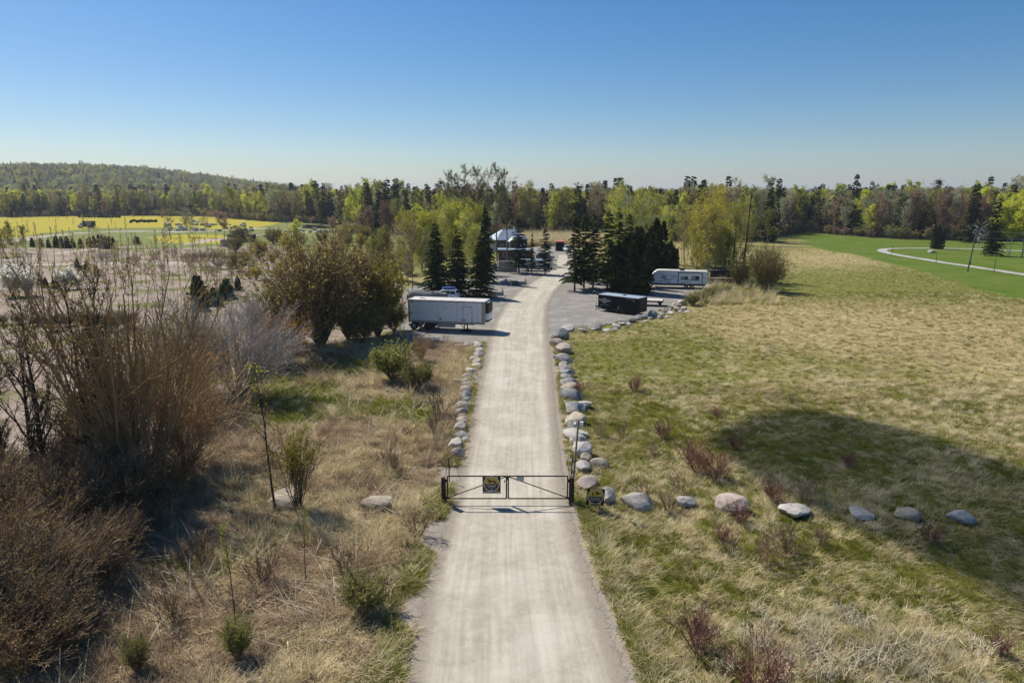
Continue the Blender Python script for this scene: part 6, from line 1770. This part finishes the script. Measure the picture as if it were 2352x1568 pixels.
def ellipse(cx, cz, rx, rz_, n=40, a0=0.0, a1=2 * math.pi):
    return [(cx + rx * math.cos(a0 + (a1 - a0) * i / (n - 1)), cz + rz_ * math.sin(a0 + (a1 - a0) * i / (n - 1))) for i in range(n)]
def sign(root, S, dog):
    """printed panel S metres square in the x,z plane, facing -y, lower left at origin"""
    MB().box(0, S, 0, .012, 0, S).build('panel', M_signblk, root)
    cx, cz, rr = S * .5, S * (.56 if dog else .52), S * .45
    bar0 = S * .18 if dog else 0
    for xx in (.16, .70):
        MB().box(S * xx, S * (xx + .14), -.003, -.0005, bar0 + .01, S - .005).build('gold_band', M_gold, root)
    q = MB().ring((cx, -.006, cz), (0, 1, 0), rr * .88, rr, .006, 44); rg = q.build('ring', M_ring, root)
    fl = flat_poly('lower_field', ellipse(cx, cz, rr * .88, rr * .88, 40, math.pi, 2 * math.pi), M_signblk, root, .003); fl.location = (0, -.003, 0)
    fu = flat_poly('upper_field', ellipse(cx, cz, rr * .86, rr * .86, 40, .02, math.pi - .02), M_gold, root, .003); fu.location = (0, -.003, 0)
    return cx, cz, rr
def dog_sign():
    x = spot(1109, 1150)[0] * 1.0
    S = .98
    root = empty('dog_sign', (gl[0] + 2.12, GY - .055, .68)); tag(root, 'square black and gold dog warning sign wired to the gate', 'sign')
    cx, cz, rr = sign(root, S, True)
    k = rr * .86
    dog = [(-.72, .62), (-.60, .66), (-.56, .80), (-.50, .72), (-.40, .66), (-.28, .50), (.05, .46), (.40, .44), (.58, .36), (.66, .22), (.70, .10), (.84, .02), (.80, -.01), (.66, .04), (.60, .0), (.46, .0), (.50, .10), (.40, .20), (.18, .24), (-.12, .23), (-.22, .20), (-.26, .0), (-.34, .0), (-.34, .24), (-.44, .40), (-.52, .52), (-.66, .54)]
    d = flat_poly('dog_figure', [(cx + p[0] * k, cz + p[1] * k + .012) for p in dog], M_signblk, root, .003); d.location = (0, -.0075, 0)
    for i, (t_, w_) in enumerate((('DO NOT WALK THIS PROPERTY', 1.6), ('UNLESS ACCOMPANIED', 1.25), ('BY A REAL ESTATE', 1.0), ('AGENT', .38))):
        text_mesh(t_, .055, M_signwht, root, (cx, -.009, cz - .06 - i * .075), width=w_ * rr * .86)
    MB().box(.0, S, -.004, -.0005, 0, S * .175).build('name_bar', M_signblk, root)
    text_mesh('BEWARE OF DOGS', .10, M_signwht, root, (cx, -.007, S * .085), width=S * .9)
    flat_poly('roof_mark', [(cx - .05, S * .19), (cx + .05, S * .19), (cx, S * .22)], M_signwht, root).location = (0, -.008, 0)
dog_sign()
def stake_sign():
    x, y = spot(1364, 1177); root = empty('camera_sign', (x - .47, y, tz(x, y)), R(2)); root.rotation_euler = (0, R(4), R(2))
    tag(root, 'square black and gold security camera sign on two stakes in the grass', 'sign')
    pn = empty('sign_board', (0, 0, .45)); pn.parent = root
    S = .95
    # the board and its print
    bd = MB().box(0, S, 0, .012, .45, .45 + S).build('panel', M_signblk, root)
    cx, cz, rr = S * .5, .45 + S * .53, S * .455
    bpy.data.objects.remove(pn)
    for xx in (.16, .70): MB().box(S * xx, S * (xx + .14), -.003, -.0005, .46, .45 + S - .005).build('gold_band', M_gold, bd)
    MB().ring((cx, -.006, cz), (0, 1, 0), rr * .88, rr, .006, 44).build('ring', M_ring, bd)
    flat_poly('lower_field', ellipse(cx, cz, rr * .88, rr * .88, 40, math.pi, 2 * math.pi), M_signblk, bd, .003).location = (0, -.003, 0)
    flat_poly('upper_field', ellipse(cx, cz, rr * .86, rr * .86, 40, .02, math.pi - .02), M_gold, bd, .003).location = (0, -.003, 0)
    k = rr * .86
    camf = [(-.10, .80), (.02, .82), (.58, .52), (.50, .38), (.44, .40), (.40, .30), (.20, .32), (.10, .40), (-.04, .62)]
    flat_poly('camera_figure', [(cx + p[0] * k, cz + p[1] * k) for p in camf], M_signblk, bd, .003).location = (0, -.0075, 0)
    arm = [(-.52, .08), (-.40, .08), (-.38, .28), (.02, .28), (.02, .36), (-.38, .36), (-.40, .62), (-.52, .62)]
    flat_poly('bracket_figure', [(cx + p[0] * k, cz + p[1] * k) for p in arm], M_signblk, bd, .003).location = (0, -.0075, 0)
    for i, (t_, w_) in enumerate((('DO NOT WALK THIS PROPERTY', 1.75), ('UNLESS ACCOMPANIED', 1.45), ('BY A REAL ESTATE AGENT', 1.5))):
        text_mesh(t_, .05, M_signwht, bd, (cx, -.009, cz - .065 - i * .08), width=w_ * rr * .86)
    flat_poly('roof_mark', [(cx - .16, .515), (cx + .16, .515), (cx, .60)], M_stripe, bd).location = (0, -.009, 0)
    for xx in (.16, .76): MB().bar((xx, .02, -.1), (xx, .02, .452), .03, .03).bar((xx, .025, .453), (xx, .025, 1.2), .03, .02).build('stake', M_dark, root)
stake_sign()
def camera_pole():
    x, y = gr_[0] + .02, GY + .35
    root = empty('camera_pole', (x, y, -.05)); tag(root, 'tall grey timber pole with a small white camera beside the gate', 'pole')
    h = 4.75; tx = .32
    MB().bar((0, 0, -.2), (tx, .05, h), .09, .09).build('timber', M_wood, root)
    MB().tube((-.12, -.05, -.1), (.04, -.02, 2.7), .025, n=6).build('conduit', M_dark, root)
    for z_ in (.9, 1.8, 2.4): MB().box(-.14 + tx * z_ / h, .08 + tx * z_ / h, -.07, .07, z_, z_ + .03).build('strap', M_dark, root)
    MB().box(tx - .2, tx + .25, -.05, .02, h - .35, h - .30).build('bracket', M_grey, root)
    cm_ = MB().tube((tx - .24, -.22, h - .22), (tx - .16, .05, h - .18), .06, n=10).build('camera_body', M_signwht, root)
    MB().tube((tx - .245, -.24, h - .222), (tx - .24, -.221, h - .22), .045, n=10).build('lens', M_black, cm_)
    MB().box(tx + .05, tx + .25, -.08, .08, h - .28, h - .1).build('junction_box', M_signwht, root)
camera_pole()
x, y = spot(1032, 1106); b = MB(); b.tube((0, 0, -.2), (0, 0, 1.5), .035, n=8); o = b.build('stop_post', M_rust, None, loc=(x, y, tz(x, y))); tag(o, 'thin dark steel stop post standing in the green verge', 'post')

# ================================================================ LAWN SIDE
def utility_pole():
    x, y = spot(2222, 622.5); root = empty('utility_pole', (x, y, tz(x, y) - .1)); tag(root, 'leaning wooden utility pole beside the footpath', 'utility pole')
    top = (1.0, .2, 9.3)
    MB().tube((0, 0, -.3), top, .17, .11, 10).build('shaft', solid('creosote_wood', (.10, .115, .085), .85, 0, .3, 3), root)
    MB().bar((.2, .05, 8.85), (1.7, .1, 8.95), .1, .12).build('crossarm', M_wood, root)
    for xx in (.3, 1.55): MB().tube((xx, .08, 8.95), (xx, .08, 9.15), .05, n=8).build('insulator', M_signwht, root)
    MB().box(.2, .42, -.2, -.02, 1.6, 2.1).build('meter_box', M_dark, root)
    for k, (z0_, yy) in enumerate(((9.1, 0), (7.6, .1))):
        o = MB(); prev = None
        for i in range(25):
            t_ = i / 24; p = Vector((top[0] + t_ * 62, yy + t_ * 30, z0_ - 9 * t_ * (1 - t_) * .45 - t_ * 1.0))
            if prev is not None: o.tube(prev, p, .03, n=4, caps=False)
            prev = p
        o.build('wire', M_grey, root)
utility_pole()
for u, v0, v1 in ((2150, 602.5, 580), (2283, 625, 592), (2048, 587, 565), (1462 + 655, 556, 545)):
    x, y = spot(u, v0); h = max(1.2, rise(u, v0, v1)); b = MB(); b.tube((0, 0, -.2), (0, 0, h), .06, .05, 8).box(-.09, .09, -.09, .09, h + .001, h + .06)
    o = b.build('marker_post', M_dark, None, loc=(x, y, tz(x, y))); tag(o, 'slim dark marker post standing along the footpath', 'post', 'marker posts along the footpath')
x, y = spot(2053, 577); b = MB(); b.tube((0, 0, -.1), (0, 0, .9), .10, .10, 8); o = b.build('survey_stake', M_orange, None, loc=(x, y, tz(x, y))); tag(o, 'short orange survey stake at the tip of the path loop', 'stake')

# ================================================================ SKY THINGS
def bird(x, y, z, rz, label):
    root = empty('bird', (x, y, z), rz, .55); tag(root, label, 'bird')
    b = MB(); b.tube((-.22, 0, 0), (.05, 0, 0), .02, .06, 6).tube((.05, 0, 0), (.25, 0, .02), .06, .02, 6); b.build('body', M_black, root)
    for sg in (-1, 1):
        MB().add([(-.08, sg * .03, .0), (.1, sg * .03, .0), (.06, sg * .30, .12), (-.06, sg * .55, .10), (-.08, sg * .03, .015), (.1, sg * .03, .015), (.06, sg * .30, .135), (-.06, sg * .55, .115)], [(0, 1, 2, 3), (7, 6, 5, 4), (0, 1, 5, 4), (1, 2, 6, 5), (2, 3, 7, 6), (3, 0, 4, 7)]).build('wing', M_black, root)
def sky_point(u, v, dist):
    a, b = (u - 1176.0) / FOC, (784.0 - v) / FOC; d = Vector((a, _cp + b * _sp, -_sp + b * _cp)).normalized() * dist
    return d.x, d.y, d.z + CAM_H
bird(*sky_point(378, 223, 150), 1.2, 'small dark bird gliding over the wooded hill')
bird(*sky_point(1123, 299, 150), 2.6, 'small dark bird gliding high above the tall bare poplars')

# a low scrap of cloud added out of view to shade part of the meadow
def shade_cloud():
    shade = UV((1625, 1010), (1660, 985), (1720, 960), (1800, 942), (1900, 945), (1990, 960), (2100, 985), (2230, 1030), (2400, 1090), (2600, 1180), (2600, 1480), (2352, 1390), (2200, 1310), (2030, 1245), (1880, 1185), (1780, 1135), (1700, 1075), (1640, 1035))
    alt = 130.0; k = alt / SUN_DIR.z
    P2 = [(x + SUN_DIR.x * k, y + SUN_DIR.y * k) for x, y in shade]
    cx = sum(p[0] for p in P2) / len(P2); cy = sum(p[1] for p in P2) / len(P2)
    n = len(P2); V = []; F = []
    rings = [(1.0, 0), (.96, .35), (.82, .7), (.55, .95), (.25, 1.0)]
    g = np.random.default_rng(2)
    for sgn in (1, -1):
        for f, hgt in rings:
            for i, p in enumerate(P2):
                V.append((cx + (p[0] - cx) * f, cy + (p[1] - cy) * f, alt + sgn * (hgt * (3.2 if sgn > 0 else 1.2) + g.uniform(-.3, .3) * (f < .99))))
        V.append((cx, cy, alt + sgn * (3.4 if sgn > 0 else 1.3)))
    m = len(rings) * n + 1
    for s_ in (0, 1):
        o = s_ * m
        for r_ in range(len(rings) - 1):
            for i in range(n):
                j = (i + 1) % n; F.append((o + r_ * n + i, o + r_ * n + j, o + (r_ + 1) * n + j, o + (r_ + 1) * n + i))
        for i in range(n): F.append((o + (len(rings) - 1) * n + i, o + (len(rings) - 1) * n + (i + 1) % n, o + m - 1))
    b = MB(); b.add(V, F)
    mt, nt, out = new_mat('shade_cloud_white'); t = NT(nt); tr = t.n('ShaderNodeBsdfTransparent'); tr.inputs[0].default_value = (.9, .9, .9, 1); mx = t.n('ShaderNodeMixShader'); mx.inputs[0].default_value = .55
    t.l(t.pbr((.85, .85, .86), 1.0, 0, None, 0), mx.inputs[1]); t.l(tr.outputs[0], mx.inputs[2]); t.l(mx.outputs[0], out.inputs[0])
    tag(b.build('shade_cloud', mt, None, True), kind='structure')
shade_cloud()

# ================================================================ AIR
def haze():
    b = MB(); b.box(-6500, 6500, -450, 9400, -3, 112)
    m, nt, out = new_mat('spring_haze'); t = NT(nt)
    v = t.n('ShaderNodeVolumePrincipled'); v.inputs['Color'].default_value = (.86, .92, 1.0, 1); v.inputs['Density'].default_value = .00012; v.inputs['Anisotropy'].default_value = .2
    t.l(v.outputs[0], out.inputs['Volume'])
    tag(b.build('haze', m), 'thin spring haze lying over the whole plain', 'haze', kind='stuff')
haze()
